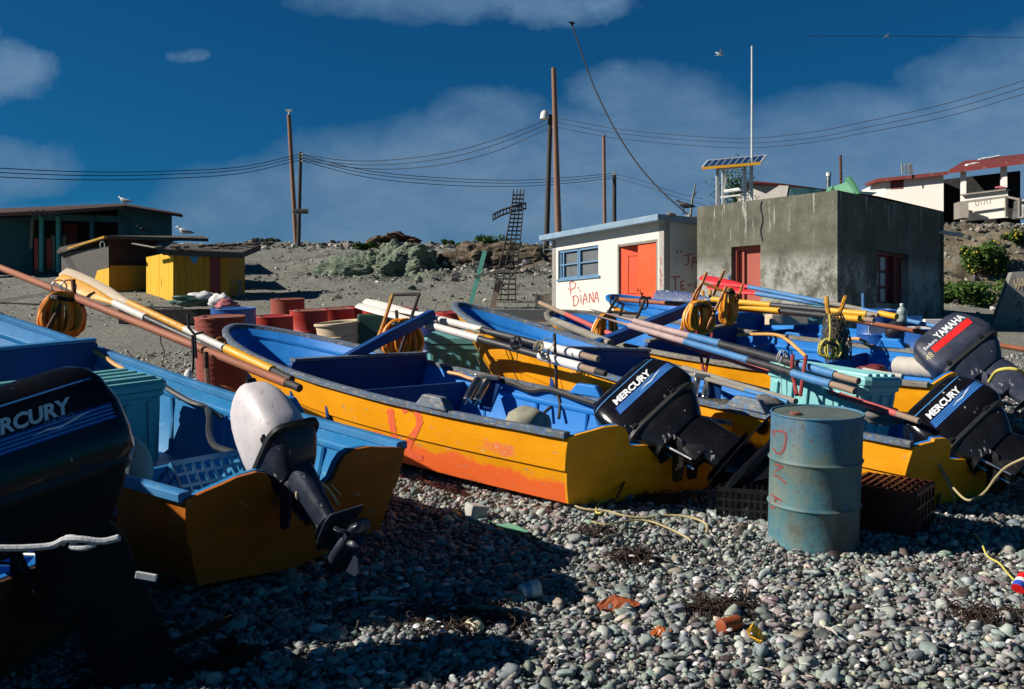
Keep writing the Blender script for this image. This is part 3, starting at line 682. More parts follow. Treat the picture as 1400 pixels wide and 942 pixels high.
def white_hut():
    c0=V2(3.54,23.2); dl=V2(-.52,.854).normalized(); nf=V2(-.854,-.52).normalized(); dr=V2(.854,.52).normalized(); nr=V2(.52,-.854).normalized()
    L=4.69; zb=2.2; zt=4.80
    t=thing('painted_hut','small white hut with orange door, blue window and red scrawled writing','hut',(c0.x,c0.y,zb))
    # distances measured from the left end; convert to distance from corner
    win=(L-2.12,L-.285,3.69,4.48); door=(L-4.466,L-2.915,2.0,4.42)
    g=G(); wallface(g,c0,dl,L,zb-.3,zt,.18,nf,[win,door]); w=g.obj('front_wall','whitewash',t)
    bv=g.bvh()
    strokes('painted_lettering','lead',w,bv,[[(776.5,393.5),(777.5,396)],[(779,386),(780.5,403)],[(778,387),(783,385),(787,389),(785,394),(780,396)],[(790,392),(791.5,395)],
      [(784,405),(784.5,419)],[(782,406),(788,404.5),(791,410),(789,416),(784,419)],[(792.5,397),(794,399)],[(794,403),(794.5,415)],
      [(797,417),(799.5,401),(803,414)],[(797.5,410),(801.5,409)],[(806,414),(806,401),(811,413),(810.5,399)],[(812.5,414),(815.5,399),(818.5,413)],[(813.5,408),(817.5,407)]],1.3,n=4)
    strokes('painted_lettering','lead',w,bv,[[(903,352),(904,362)],[(902,367),(905,379)],[(903,380),(904,392)]],1.0)
    g=G(); wallface(g,c0+nr*.0,dr,3.2,zb-.3,zt,.18,nr); 
    for p in g.v: pass
    w=g.obj('side_wall','whitewash_side',t); bv=g.bvh()
    strokes('painted_lettering','lead',w,bv,[[(925.5,342),(926,346)],[(931,342),(931.5,346)],[(934,350),(947,347)],[(941,350),(940.5,361),(936,362)],[(945,366),(949,351),(954,364)],[(946.5,359),(952,358)],
      [(917,379),(930,378)],[(923,379),(923.5,397)],[(931,385),(931.5,396)],[(931,385),(936,384)],[(931,390),(935,390)],[(931,396),(937,395)],[(940,390),(946,389)],[(955,384),(951,387),(950,392),(954,395)]],1.6,n=4)
    # back walls
    g=G(); c1=c0+dl*L; wallface(g,c1,dr,3.2,zb,zt,.18,-nr); wallface(g,c0+dr*3.2,dl,L,zb,zt,.18,dr); g.obj('back_wall','whitewash_side',t)
    g=G(); g.prism([c0-nf*.19+dl*.19+Vector((0,0,2.43)),c0-nf*.19+dl*(L-.19)+Vector((0,0,2.43)),c0-nf*2.9+dl*(L-.19)+Vector((0,0,2.43)),c0-nf*2.9+dl*.19+Vector((0,0,2.43))],(0,0,.04)); g.obj('floor','dark',t)
    # roof slab with a blue painted edge
    g=G(); a=c0-dl*.14+nf*.30; b=c0+dl*(L+.22)+nf*.30; zt2=zt+.002
    q=[Vector((p.x,p.y,zt2)) for p in (a,b,b+dr*3.9,a+dr*3.9)]
    q[1].z-=.03; q[2].z+=.02
    g.prism(q,(0,0,.15)); g.obj('roof','roof_blue',t,bevel=.015)
    g=G(); 
    for i in range(26):
        s=random.uniform(0,1); p=q[0].lerp(q[3],.08+.6*s)+dl*random.uniform(0,.5)+Vector((0,0,.16)); g.ball(p,(random.uniform(.06,.2),random.uniform(.05,.12),random.uniform(.02,.07)),7,5,jit=.5)
    g.obj('roof_debris','grey_wood',t,smooth=True)
    # window
    def pt(s,z,o=0): p=c0+dl*s-nf*o; return Vector((p.x,p.y,z))
    s0,s1,z0,z1=win; g=G()
    for a_,b_ in ((pt(s0,z0+.02,.06),pt(s1,z0+.02,.06)),(pt(s0,z1-.03,.06),pt(s1,z1-.03,.06))): g.beam(a_,b_,.05,.07)
    for s in (s0+.03,(s0+s1)/2-.035,(s0+s1)/2+.035,s1-.20): g.beam(pt(s,z0,.06),pt(s,z1,.06),.05,.05,up=nf)
    g.beam(pt(s0,(z0+z1)/2,.06),pt(s1,(z0+z1)/2,.06),.03,.035)
    g.beam(pt(s0-.08,z0-.02,-.01),pt(s1+.02,z0-.02,-.01),.06,.05); g.beam(pt(s1-.0,z0,.07),pt(s1-.0,z1,.07),.14,.02,up=nf)
    wf=g.obj('window','frame_blue',t); g=G(); g.prism([pt(s0,z0,.10),pt(s1,z0,.10),pt(s1,z1,.10),pt(s0,z1,.10)],-nf*.006); g.obj('pane','curtain',wf)
    s0,s1,z0,z1=door; g=G(); g.beam(pt(s0+.03,z0,.05),pt(s0+.03,z1,.05),.06,.10,up=nf); g.beam(pt(s1-.03,z0,.05),pt(s1-.03,z1,.05),.06,.10,up=nf); g.beam(pt(s0,z1-.03,.05),pt(s1,z1-.03,.05),.10,.06)
    g.obj('door_frame','grey_wood',t)
    m=s0+.06; g=G(); wdt=(s1-s0)*.47
    g.prism([pt(m,z0,.04),pt(m+wdt,z0,.04),pt(m+wdt,z1-.05,.04),pt(m,z1-.05,.04)],-nf*.04); d=g.obj('door','door_orange',t)
    g=G(); g.ball(pt(m+wdt-.06,3.25,-.02),(.02,.02,.02),8,6); g.beam(pt(m+wdt-.06,3.20,-.006),pt(m+wdt-.06,3.32,-.006),.03,.006,up=nf); g.obj('door_handle','rust_iron',d,smooth=True)
    # second leaf stands ajar, turned inwards, with two raised panels
    h=pt(s1-.08,0,.05); e=pt(s1-.08-wdt*1.05,0,.38); dd=(e-h); L2=dd.length; dd.normalize(); nn=Vector((dd.y,-dd.x,0)); 
    if nn.dot(nf)<0: nn=-nn
    def q2(s,z,o=0): p=h+dd*s+nn*o; return Vector((p.x,p.y,z))
    g=G(); g.prism([q2(0,z0),q2(L2,z0),q2(L2,z1-.05),q2(0,z1-.05)],-nn*.04)
    for za,zb_ in ((2.9,3.15),(3.2,4.15)):
        for sa,sb,zc,zd in ((.18,L2-.12,za,za+.03),(.18,L2-.12,zb_-.03,zb_),(.18,.21,za,zb_),(L2-.15,L2-.12,za,zb_)): g.prism([q2(sa,zc,.012),q2(sb,zc,.012),q2(sb,zd,.012),q2(sa,zd,.012)],-nn*.012)
    g.obj('door','door_orange',t,label='orange panelled door leaf standing ajar')
white_hut()
def grey_building():
    c0=V2(6.70,20.5); dl=V2(-.69,.72).normalized(); nf=V2(-.72,-.69).normalized(); dr=V2(.73,.68).normalized(); nr=V2(.68,-.73).normalized()
    zb=2.0; zt=5.12; L=3.5; L=3.50*1.0
    L=3.495; Lr=5.03
    t=thing('concrete_building','flat roofed grey concrete building with salmon red door','building',(c0.x,c0.y,zb))
    door=(1.816,2.571,1.9,4.13); win=(1.70,3.19,2.85,3.99)
    g=G(); wallface(g,c0,dl,L,zb-.3,zt,.22,nf,[door]); f=g.obj('front_wall','concrete',t)
    g=G(); wallface(g,c0+dr*.0,dr,Lr,zb-.3,zt,.22,nr,[win]); g.obj('side_wall','concrete',t)
    g=G(); wallface(g,c0+dl*L,dr,Lr,zb,zt,.22,-nr); wallface(g,c0+dr*Lr,dl,L,zb,zt,.22,dr); g.obj('back_wall','concrete',t)
    g=G(); g.prism([Vector((p.x,p.y,zt-.16)) for p in (c0-nf*.1,c0+dl*L-nf*.1,c0+dl*L+dr*Lr,c0+dr*Lr)],(0,0,.10)); g.obj('roof','concrete2',t)
    def pt(s,z,o=0): p=c0+dl*s-nf*o; return Vector((p.x,p.y,z))
    s0,s1,z0,z1=door; g=G(); g.prism([pt(s0,z0,.20),pt(s1,z0,.20),pt(s1,z1,.20),pt(s0,z1,.20)],-nf*.04); g.obj('door','door_salmon',t)
    g=G(); g.beam(pt(s1-.04,z0,.14),pt(s1-.04,z1,.14),.08,.10,up=nf); g.beam(pt(s0,z1-.04,.14),pt(s1-.08,z1-.04,.14),.08,.08); g.beam(pt(s1-.22,z0,.17),pt(s1-.22,z1-.08,.17),.05,.05,up=nf); g.obj('door_frame','door_salmon',t)
    def pr(s,z,o=0): p=c0+dr*s-nr*o; return Vector((p.x,p.y,z))
    s0,s1,z0,z1=win; g=G(); g.prism([pr(s0,z0,.18),pr(s1,z0,.18),pr(s1,z1,.18),pr(s0,z1,.18)],-nr*.04); wn=g.obj('shutter','dark_red_wood',t)
    g=G()
    for sa,za in ((.50,3.60),(.50,3.25),(.18,3.25),(.50,2.90)): 
        a=s0+sa; g.prism([pr(a,za,.175),pr(a+.20,za,.175),pr(a+.20,za+.28,.175),pr(a,za+.28,.175)],-nr*.01)
    g.obj('pane','pane_pale',wn)
    g=G(); g.beam(pr(s0+.04,z0,.12),pr(s0+.04,z1,.12),.05,.08,up=nr); g.beam(pr(s0+.95,z0,.12),pr(s0+.95,z1,.12),.05,.08,up=nr); g.beam(pr(s0,z1-.04,.12),pr(s1,z1-.04,.12),.08,.06); g.obj('window_frame','dark_red_wood',t)
    g=G(); g.tube([pr(Lr-.25,4.62,.0),pr(Lr-.25,4.62,-.05),pr(Lr-.02,4.52,-.45)],.045,8); g.obj('drain_spout','white_metal',t,smooth=True)
    g=G(); k=[pt(1.78+.03*math.sin(i*1.3),5.08-i*.11,-.012) for i in range(9)]; g.tube(k,.009,5); g.obj('hanging_wire','cable',t)
    return t
grey_building()
def small(px,py,D,w,h,d): pass
def roof_things():
    zt=5.12
    # solar panel on its stand
    t=thing('solar_panel','solar panel on a white metal stand on the grey building roof','solar panel',W(1003,280,23.4))
    g=G(); A=[W(960,231,22.8),W(968,221.5,24.3),W(1047,214.5,23.9),W(1040,224,22.4)]
    g.prism(A,(0,0,.045)); g.obj('panel','solar',t)
    g=G()
    g.beam(A[0]+Vector((0,0,.012)),A[3]+Vector((0,0,.012)),.03,.06)
    g.obj('panel_frame','oar_yellow2',t)
    g=G()
    for a,b in ((0,1),(1,2),(2,3)): g.beam(A[a]+Vector((0,0,.03)),A[b]+Vector((0,0,.03)),.03,.04)
    g.obj('panel_frame','white_metal',t)
    g=G()
    for i in range(1,9):
        g.beam(A[0].lerp(A[3],i/9)+Vector((0,0,.05)),A[1].lerp(A[2],i/9)+Vector((0,0,.048)),.010,.004)
    g.obj('cell_line','white_metal',t)
    for px,D,pt in ((981,23.2,231),(989,24.2,231),(1018,22.9,227),(1027,23.9,225)):
        g=G(); tp=W(px,pt,D); bt=Vector((tp.x,tp.y,zt-.06)); g.beam(bt,tp,.07,.07,up=(0,1,0)); g.obj('leg','white_metal',t)
    g=G(); g.beam(W(981,231,23.2),W(1019,227,22.9),.06,.06); g.beam(W(983,270,23.2),W(1019,266,22.9),.04,.04); g.beam(W(989,270,24.2),W(1027,264,23.9),.04,.04); g.tube([W(991,262,24.0),W(1020,258,23.6)],.05,8); g.beam(W(995,232,24),W(990,262,24),.03,.03); g.obj('crossbar','white_metal',t)
    g=G(); b=W(1028,275,23.6); b.z=zt-.06; tp=W(1028,63,23.6); g.tube([b,b.lerp(tp,.5),tp],[.03,.026,.02],8); g.obj
    solo(g,'antenna_mast','white_metal','tall thin white mast rising above the solar panel','mast',smooth=True)
    g=G(); b=W(1150,258,38); tp=W(1149,212,38); g.tube([b-Vector((0,0,2.5)),b,tp],.055,8); solo(g,'stove_pipe','rust_iron','thin rusty pipe standing behind the green trough','pipe',smooth=True)
    t=thing('vent_pipe','short grey vent pipe with a cap beside the green trough','pipe',W(1132,262,24.5)); b=W(1132,262,24.5); b.z=zt-.06
    g=G(); g.tube([b,W(1133,241,24.5)],.05,10); g.obj('shaft','chrome_dull',t,smooth=True); g=G(); g.tube([W(1133,241,24.5),W(1133,236,24.5)],.065,10); g.obj('cap','white_metal',t,smooth=True)
    # green trough
    t=thing('green_trough','green painted wooden trough on the roof corner','trough',W(1150,262,22.3))
    z0=zt+.0; a=W(1129,262,21.8); c=W(1173,262,21.2)
    g=G()
    for p,s in ((a,1),(c,-1)):
        p=Vector((p.x,p.y,z0)); g.prism([p+Vector((-.02,-.25,0)),p+Vector((-.02,.45,0)),p+Vector((s*.14,.3,.40 if s<0 else .30)),p+Vector((s*.14,0,.40 if s<0 else .30))],(s*.05 if s>0 else -.05,0,0))
    g.obj('end_board','green_paint',t)
    g=G(); g.prism([Vector((a.x+.1,a.y-.05,z0)),Vector((c.x-.1,c.y-.05,z0)),Vector((c.x-.1,c.y+.1,z0+.34)),Vector((a.x+.1,a.y+.1,z0+.26))],(0,.03,0)); g.obj('side_board','green_paint',t)
roof_things()
def back_house():
    """white and rusty house whose roofline shows above the grey building"""
    t=thing('rusty_roofed_house','white house with a rust stained wall behind the grey building','house',W(1110,300,38))
    g=G(); a=W(1030,262,38);b=W(1068,256,37); g.prism([Vector((a.x,a.y,6.3)),Vector((b.x,b.y,6.3)),W(1078,254,37),W(1028,252,38)],(0,3,0)); g.obj('wall',paint('rust_stained_wall',(.42,.39,.36),(.35,.12,.04),.35,.8,.2,.9),t)
    g=G(); g.prism([W(1024,249,37.5),W(1200,272,36.5),W(1290,292,37),W(1290,289,37),W(1200,268,36.5),W(1070,251,37.2),W(1032,247.5,37.5)],(0,4,0)); g.obj('roof','roof_red',t)
    g=G(); g.prism([Vector((b.x+.05,b.y,6.3)),Vector((11,36.6,6.3)),W(1200,263,36.8),W(1080,256,37)],(0,2.5,0)); g.obj('shaded_wall','teal_wood',t)
    b=W(1003,262,36); b.z=6.6
    tr=thing('small_tree','small green tree seen through the solar panel stand','tree',b); g=G(); r=random.Random(3)
    for i in range(1500):
        p=b+Vector((r.gauss(0,.32),r.gauss(0,.3),.6+r.gauss(.35,.42))); s=r.uniform(.03,.07); a=Vector((r.gauss(0,1),r.gauss(0,1),r.gauss(0,1))).normalized(); c=a.orthogonal().normalized(); g.add([p-a*s,p+c*s*.5,p+a*s,p-c*s*.5],[(0,1,2,3)])
    g.obj('crown','leaf',tr); g=G(); g.tube([b-Vector((0,0,.5)),b+Vector((.05,0,.5)),b+Vector((-.05,0,1.3))],[.05,.035,.015],6); g.tube([b+Vector((.05,0,.4)),b+Vector((.35,0,1.1))],[.03,.01],5); g.obj('trunk','grey_wood',tr)
back_house()
def red_roof_house():
    t=thing('red_roofed_house','white house with a dark red roof and open porch on top of the bank','house',W(1320,300,40))
    D1,D2=42.5,38.0
    def pw(px,py): 
        k=(px-1200)/200; return W(px,py,D1+(D2-D1)*k)
    g=G(); g.prism([pw(1210,300),pw(1290,300),pw(1290,235.5),pw(1210,246)],(0,2.8,0)); g.obj('wall','whitewash',t)
    g=G(); g.prism([pw(1217,246.5),pw(1235,244),pw(1235,258.5),pw(1217,259)],(0,-.03,0)); g.obj('window_grille','dark_red_wood',t)
    g=G(); g.prism([pw(1290,330),pw(1440,330),pw(1440,218),pw(1290,236)],(0,.02,0)); 
    for p in g.v: p.y+=2.4
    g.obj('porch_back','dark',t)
    g=G(); g.prism([pw(1316,302),pw(1321,302),pw(1321,230),pw(1316,231)],(0,.2,0)); g.prism([pw(1371,262),pw(1377,261),pw(1377,225),pw(1371,226)],(0,.2,0)); g.obj('pillar','whitewash',t)
    g=G(); g.prism([pw(1321,302),pw(1378,297),pw(1378,260),pw(1321,266)],(0,.2,0)); w=g.obj('porch_wall','whitewash',t); bv=g.bvh()
    strokes('painted_lettering','rubber',w,bv,[[(1334,273),(1334,281)],[(1334,273),(1337,274),(1338,280),(1334,281)],[(1341,273),(1341.5,280)],[(1345,280),(1348,272),(1350,279)],[(1354,273),(1354,279)]],.8)
    g=G(); g.beam(pw(1316,267),pw(1378,259.5),.35,.06); g.obj('counter','grey_wood',t)
    g=G(); g.prism([pw(1295,303),pw(1307,302),pw(1307,283),pw(1295,281)],(0,-.5,0)); 
    for p in g.v: p.y-=.6
    g.obj('step_box','grey_wood',t)
    g=G(); g.prism([pw(1309,303),pw(1316,302.5),pw(1316,284),pw(1309,283)],(0,.08,0)); 
    for p in g.v: p.y-=.35
    g.obj('yellow_board','oar_beige',t)
    for i,(a,b) in enumerate((((1300,281),(1362,273)),((1362,273),(1380,277)))):
        g=G(); A=pw(*a);B=pw(*b); A.y-=.8;B.y-=.8; g.beam(A,B,.06,.08); g.obj('handrail','grey_wood',t)
    for px,py,pb in ((1362,273,300),(1380,275,300)):
        g=G(); A=pw(px,py);B=pw(px,pb); A.y-=.8;B.y-=.8; g.beam(B,A,.09,.09,up=(0,1,0)); g.obj('rail_post','grey_wood',t)
    # roofs
    g=G(); a=pw(1192,247);b=pw(1289,237); a.y-=.5;b.y-=.5; a2=pw(1200,240.5);b2=pw(1295,231.5); a2.y+=1.5;b2.y+=1.5; a2.z=W(1192,239.5,41).z+.15; b2.z=W(1289,231,40).z+.15
    g.prism([a,b,b2,a2],(0,0,-.14)); g.obj('roof','roof_red',t)
    g=G(); a=pw(1288,236);b=pw(1430,218); a.y-=.6;b.y-=.6; a2=W(1318,220,41.5);b2=W(1440,205,41); g.prism([a,b,b2,a2],(0,0,-.14)); g.obj('roof','roof_red',t)
    g=G()
    for px in (1234,1239,1244,1247): 
        A=W(px,246-px*0,40.2); A=W(px,238,41);B=W(px-1,224,41); g.beam(A,B,.05,.05,up=(0,1,0))
    g.obj('roof_stakes','oar_beige',t)
    g=G()
    for i in range(12): g.ball(W(1322+i*1.3,227-i*.25+random.uniform(-1.2,1.2),40.0),(.12,.12,.06),6,5,jit=.4)
    for i in range(9): g.ball(W(1340+i*3,218.5-i*.6,40.9),(.12,.12,.05),6,5,jit=.4)
    g.obj('roof_debris','white_metal',t,smooth=True)
    g=G(); g.prism([pw(1383,300),pw(1400,300),pw(1400,275),pw(1386,275)],(0,-.5,0)); g.obj('barrel_stove','chrome_dull',t)
    g=G(); g.ball(pw(1366,257.5)-Vector((0,.1,0)),(.2,.1,.07),8,6,jit=.5); g.ball(pw(1369,258)-Vector((0,.15,0)),(.15,.1,.05),8,6,jit=.5); solo(g,'cloth_bundle','pink_cloth','small pinkish bundle lying on the porch counter','bundle',smooth=True)
red_roof_house()
def yellow_shed():
    D=29.0; zb=hz(-9.5,29)-.15
    t=thing('yellow_shed','yellow plank shed with a tar roof and blue heart on its front','shed',(-9,29,zb))
    c=W(237,418,28.7); x1=W(314,418,29.2).x; c.z=zb
    dl=V2(-.62,.785).normalized(); zt=W(237,343,28.7).z
    # right (front) face
    fr=(V2(x1,29.1)-V2(c.x,c.y)); Lf=fr.length; fr.normalize(); nf=V2(fr.y,-fr.x)
    g=G(); n=9
    for i in range(n):
        a=c+fr*(Lf*i/n+.004); b=c+fr*(Lf*(i+1)/n-.004); o=nf*random.uniform(0,.012)
        top=zt-.02+random.uniform(-.01,.0)
        g.prism([Vector((a.x,a.y,zb))+o,Vector((b.x,b.y,zb))+o,Vector((b.x,b.y,top))+o,Vector((a.x,a.y,top))+o],-nf*.03)
    f=g.obj('front_boards','shed_yellow_shade',t); 
    g=G(); g.prism([c+fr*1.02+nf*.016+Vector((0,0,.0)),c+fr*1.30+nf*.016,c+fr*1.30+nf*.016+Vector((0,0,zt-zb-.1)),c+fr*1.02+nf*.016+Vector((0,0,zt-zb-.1))],nf*.01); g.obj('door_gap','dark_red_wood',t)
    # heart window board
    def pf(s,z,o): p=c+fr*s+nf*o; return Vector((p.x,p.y,z))
    g=G(); z0=zb+1.12; g.prism([pf(.36,z0,.014),pf(.80,z0,.014),pf(.80,z0+.5,.014),pf(.36,z0+.5,.014)],nf*.018); hb=g.obj('hatch','shed_yellow_shade',t)
    g=G(); sh=[]
    for k in range(28):
        a=2*math.pi*k/28; sh.append((16*math.sin(a)**3/16*.13,(13*math.cos(a)-5*math.cos(2*a)-2*math.cos(3*a)-math.cos(4*a))/16*.19))
    g.prism([pf(.58+p[0],z0+.25+p[1],.034) for p in sh],nf*.004); g.obj('painted_heart','stripe',hb)
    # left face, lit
    g=G(); Ll=2.35; nl=V2(-dl.y,dl.x); 
    if nl.x>0: nl=-nl
    n=6
    for i in range(n):
        a=c+dl*(Ll*i/n+.004); b=c+dl*(Ll*(i+1)/n-.004); o=nl*random.uniform(0,.01); top=zt-.02
        g.prism([Vector((a.x,a.y,zb))+o,Vector((b.x,b.y,zb))+o,Vector((b.x,b.y,top))+o,Vector((a.x,a.y,top))+o],-nl*.03)
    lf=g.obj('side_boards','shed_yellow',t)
    e=c+dl*Ll
    g=G(); g.prism([Vector((e.x,e.y,zb)),Vector((x1,e.y+.3,zb)),Vector((x1,e.y+.3,zt)),Vector((e.x,e.y,zt))],(0,.03,0)); g.prism([Vector((x1,29.1,zb)),Vector((x1,e.y+.3,zb)),Vector((x1,e.y+.3,zt)),Vector((x1,29.1,zt))],(-.03,0,0)); g.obj('back_boards','shed_yellow_shade',t)
    # roof
    g=G(); a=c+nf*.25-fr*.28; a.z=zt+.02; b=a+fr*(Lf+.65); b.z=zt-.02; c2=b+V2(0,2.2); c2.z=zt+.42;  d=a+V2(-.55,2.4); d.z=zt+.42
    g.prism([a,b,c2,d],(0,0,-.17)); g.obj('roof','tar',t)
    g=G(); g.beam(a+Vector((-.1,.05,.03)),W(183,333,29.3),.14,.03); g.obj('ridge_board','grey_wood',t)
    g=G()
    for i in range(30): g.ball(a.lerp(c2,random.random())+Vector((random.uniform(-.5,.5),0,.05)),(.12,.1,.04),6,5,jit=.5)
    g.obj('roof_debris','tar',t,smooth=True)
    # older dark lean-to on the left, with a yellow foot
    t=thing('grey_lean_to','dark lean-to with silvery boards joined to the left of the yellow shed','shed',W(140,418,31.2))
    g=G(); p0=W(148,418,30.8);p1=W(214,418,31.8); z1=W(150,325,30.8).z
    g.prism([p0,p1,Vector((p1.x,p1.y,z1)),Vector((p0.x,p0.y,z1))],(0,.05,0)); g.obj('dark_wall','roof_dark',t)
    g=G(); g.prism([W(150,418,30.6),W(214,418,31.7),W(214,363,31.7),W(150,363,30.6)],(0,.04,0)); g.obj('yellow_wall','shed_yellow_shade',t)
    g=G(); q0=W(84,412,33.7); 
    g.prism([W(84,412,33.7),W(148.5,412,30.7),W(148.5,336,30.7),W(84,346,33.7)],(0,.05,0)); g.obj('silver_boards','board_dark',t)
    g=G(); g.prism([W(124,400,31.7),W(149,400,30.6),W(149,366,30.6),W(133,370,31.2)],(0,.02,0)); g.obj('yellow_patch','shed_yellow',t)
    g=G(); g.prism([W(78,343,33.5),W(146,322,30.4),W(285,326,31.7),W(280,322.5,34.2),W(150,322,34.2),W(82,338,35.2)],(0,0,-.1)); g.obj('roof','tar',t)
    g=G(); g.beam(W(84,343,33.4),W(144,324,30.3),.09,.06); g.obj('roof_edge_board','shed_yellow_shade',t)
    g=G(); r=[]; 
    for k in range(14): a=2*math.pi*k/13; r.append(W(140+3.2*math.cos(a),335+5*math.sin(a),29.3))
    g.tube(r,.012,5); g.obj('wire_coil','white_metal',t)
yellow_shed()
def teal_house():
    t=thing('teal_house','dark teal wooden house with an open porch and low red roof','house',W(120,375,36))
    D=36.0
    g=G(); g.prism([W(165,372,D),W(234,372,D+1.2),W(234,292,D+1.2),W(172,281,D),W(165,282,D)],(0,.1,0)); g.obj('gable_wall','teal_wood',t)
    g=G(); g.prism([W(165,372,D),W(165,282,D),W(165,282,D+5),W(165,372,D+5)],(-.1,0,0)); g.obj('side_wall','teal_wood',t)
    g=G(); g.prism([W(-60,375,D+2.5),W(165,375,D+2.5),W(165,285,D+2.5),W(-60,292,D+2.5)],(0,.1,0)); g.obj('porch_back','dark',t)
    g=G(); g.prism([W(-60,376,D-.6),W(45,376,D+.6),W(43,297,D+.6),W(-60,300,D-.6)],(0,.1,0)); g.obj('front_wall','teal_wood',t)
    for px in (57,80,126):
        g=G(); g.beam(W(px,372,D-.1),W(px,296,D-.1),.13,.13,up=(0,1,0)); g.obj('porch_post','teal_post',t) if px<100 else g.obj('porch_post','teal_wood',t)
    g=G(); g.beam(W(43,340,D+.3),W(45,297,D+.3),.1,.1,up=(0,1,0)); g.obj('porch_post','grey_wood',t,label='bare grey porch post')
    g=G(); g.beam(W(43,296,D-.05),W(165,300,D-.05),.1,.22); g.obj('porch_beam','teal_wood',t)
    g=G()
    for px,w in ((50,.14),(67,.17)): g.beam(W(px,369,D+.1),W(px,326,D+.1),w,.03,up=(0,1,0))
    g.obj('red_plank','red_plank',t)
    g=G()
    for px,w in ((72.5,.13),(88,.12)): g.beam(W(px,369,D+.15),W(px,322,D+.15),w,.03,up=(0,1,0))
    g.obj('grey_plank','grey_wood',t)
    g=G(); g.prism([W(88,372,D+2.3),W(106,372,D+2.3),W(106,307,D+2.3),W(88,307,D+2.3)],(0,.03,0)); g.obj('door','dark_red_wood',t)
    g=G(); z=-.12
    g.prism([W(-80,294,D-1.2),W(76,288,D-1.0),W(170,281,D-.8),W(170,278,D+3),W(-80,288,D+3)],(0,0,z)); g.obj('roof','roof_dark',t)
    g=G(); g.prism([W(168,280.5,D-.8),W(250,293.5,D+.4),W(246,291,D+4),W(170,278,D+3)],(0,0,-.1)); g.obj('roof','roof_dark',t)
teal_house()
# ------------------------------------------------------------------ poles and wires
def pole(name,label,base,top,D,r0,r1,mat,below=1.5,group='utility poles on the crest',cat='pole'):
    b=W(*base,D);tp=W(*top,D); zg=hz(b.x,b.y)-.4; d=(tp-b).normalized(); k=(zg-b.z)/d.z; bb=b+d*k
    t=thing(name,label,cat,bb,group=group); g=G(); g.tube([bb,bb.lerp(tp,.33),bb.lerp(tp,.66),tp],[r0,r0*.7+r1*.3,r0*.3+r1*.7,r1],12); g.obj('shaft',mat,t,smooth=True); return t
p=pole('utility_pole','tall reddish brown pole with a small fitting, on the bare crest at left',(405,337),(395,157),50,.115,.10,'pole_wood')
g=G(); g.tube([W(395,157,50),W(395,152,50)],.05,6); g.box(W(395,151,50),(.3,.08,.12)); g.obj('cap_fitting','white_metal',p)
p=pole('utility_pole','shorter dark pole with insulators standing beside the tall reddish pole',(408,340),(411,208),49,.10,.085,'pole_dark')
g=G(); 
for dy in (211,215,220): 
    g.ball(W(413.5,dy,48.9),(.06,.06,.05),7,5)
g.obj('insulators','white_metal',p,smooth=True)
g=G(); c=W(411,289,48.8); g.box(c,(.78,.06,.24)); 
sg=g.obj('name_board','grey_wood',p)
g=G()
for i in range(9): g.box(W(402.5+i*2.1,289+.6*math.sin(i*2),48.75),(.035,.02,.12))
g.obj('worn_marks','pole_dark',sg)
p=pole('utility_pole','tallest thick reddish brown pole behind the white hut',(764,337),(757,93),45,.16,.11,'pole_wood')
p=pole('utility_pole','dark leaning pole carrying a street lamp beside the tallest pole',(747,337),(752.5,157),46,.13,.11,'pole_dark')
g=G(); g.beam(W(752,158,46),W(744,154,46),.05,.05); g.obj('lamp_arm','chrome_dull',p)
g=G(); c=W(744.5,158,45.9); g.lathe([(.06,.24),(.16,.16),(.20,.0),(.21,-.16),(.15,-.20)],c,14); g.obj('lamp_head','white_metal',p,smooth=True)
g=G(); 
for dx,dy in ((756,160),(756,166),(756,173)): g.ball(W(dx,dy,45.9),(.06,.06,.05),7,5)
g.obj('insulators','white_metal',p,smooth=True)
pole('utility_pole','slim bare brown pole above the orange door of the hut',(827,330),(825.5,185),52,.10,.085,'pole_wood')
p=pole('utility_pole','slim dark pole with wires just right of the slim brown pole',(840,330),(840,236),58,.13,.115,'pole_dark')
g=G(); g.box(W(840,237,57.9),(.2,.1,.2)); g.obj('insulators','white_metal',p)
g=G(); g.tube([W(944,298,25.5),W(946,275,25.5),W(951,251,25.5)],[.035,.03,.018],7); g.tube([W(947,270,25.5),W(953,262,25.5)],[.02,.012],6); solo(g,'bare_stick','grey_wood','crooked grey stick standing on the hut roof beside the dark bird','stick')
def wires(label,lines,r=.017,D=None):
    for i,pts in enumerate(lines):
        g=G(); P=[W(a,b,D_) for a,b,D_ in pts]; g.tube(smoothpath(P,8),r,5); o=g.obj('power_wire','wire'); 
        tag(o,label[i],'wire','overhead power wires')
wires(['uppermost of the three wires sagging from the dark crest pole up to the lamp pole','middle of the three wires sagging from the dark crest pole up to the lamp pole','lowest of the three wires sagging from the dark crest pole up to the lamp pole'],
 [[(413,211,48.9),(470,219,48.5),(530,219,48),(610,209,47),(680,190,46.5),(752,162,46)],[(413,215,48.9),(470,224,48.5),(530,225,48),(610,216,47),(680,197,46.5),(752,168,46)],[(413,219,48.9),(480,229,48.5),(540,231,48),(610,224,47),(680,206,46.5),(752,175,46)]])
wires(['highest long low wire from the dark crest pole to the slim dark pole','second long low wire from the dark crest pole to the slim dark pole','lowest long low wire from the dark crest pole to the slim dark pole'],
 [[(413,212,48.9),(500,233,51),(600,243,53),(700,246.5,55),(770,243,57),(840,237,58)],[(413,216,48.9),(500,237,51),(600,247,53),(700,250.5,55),(770,247,57),(840,240,58)],[(413,220,48.9),(500,242,51),(600,252.5,53),(700,255,55),(770,251,57),(840,243,58)]])
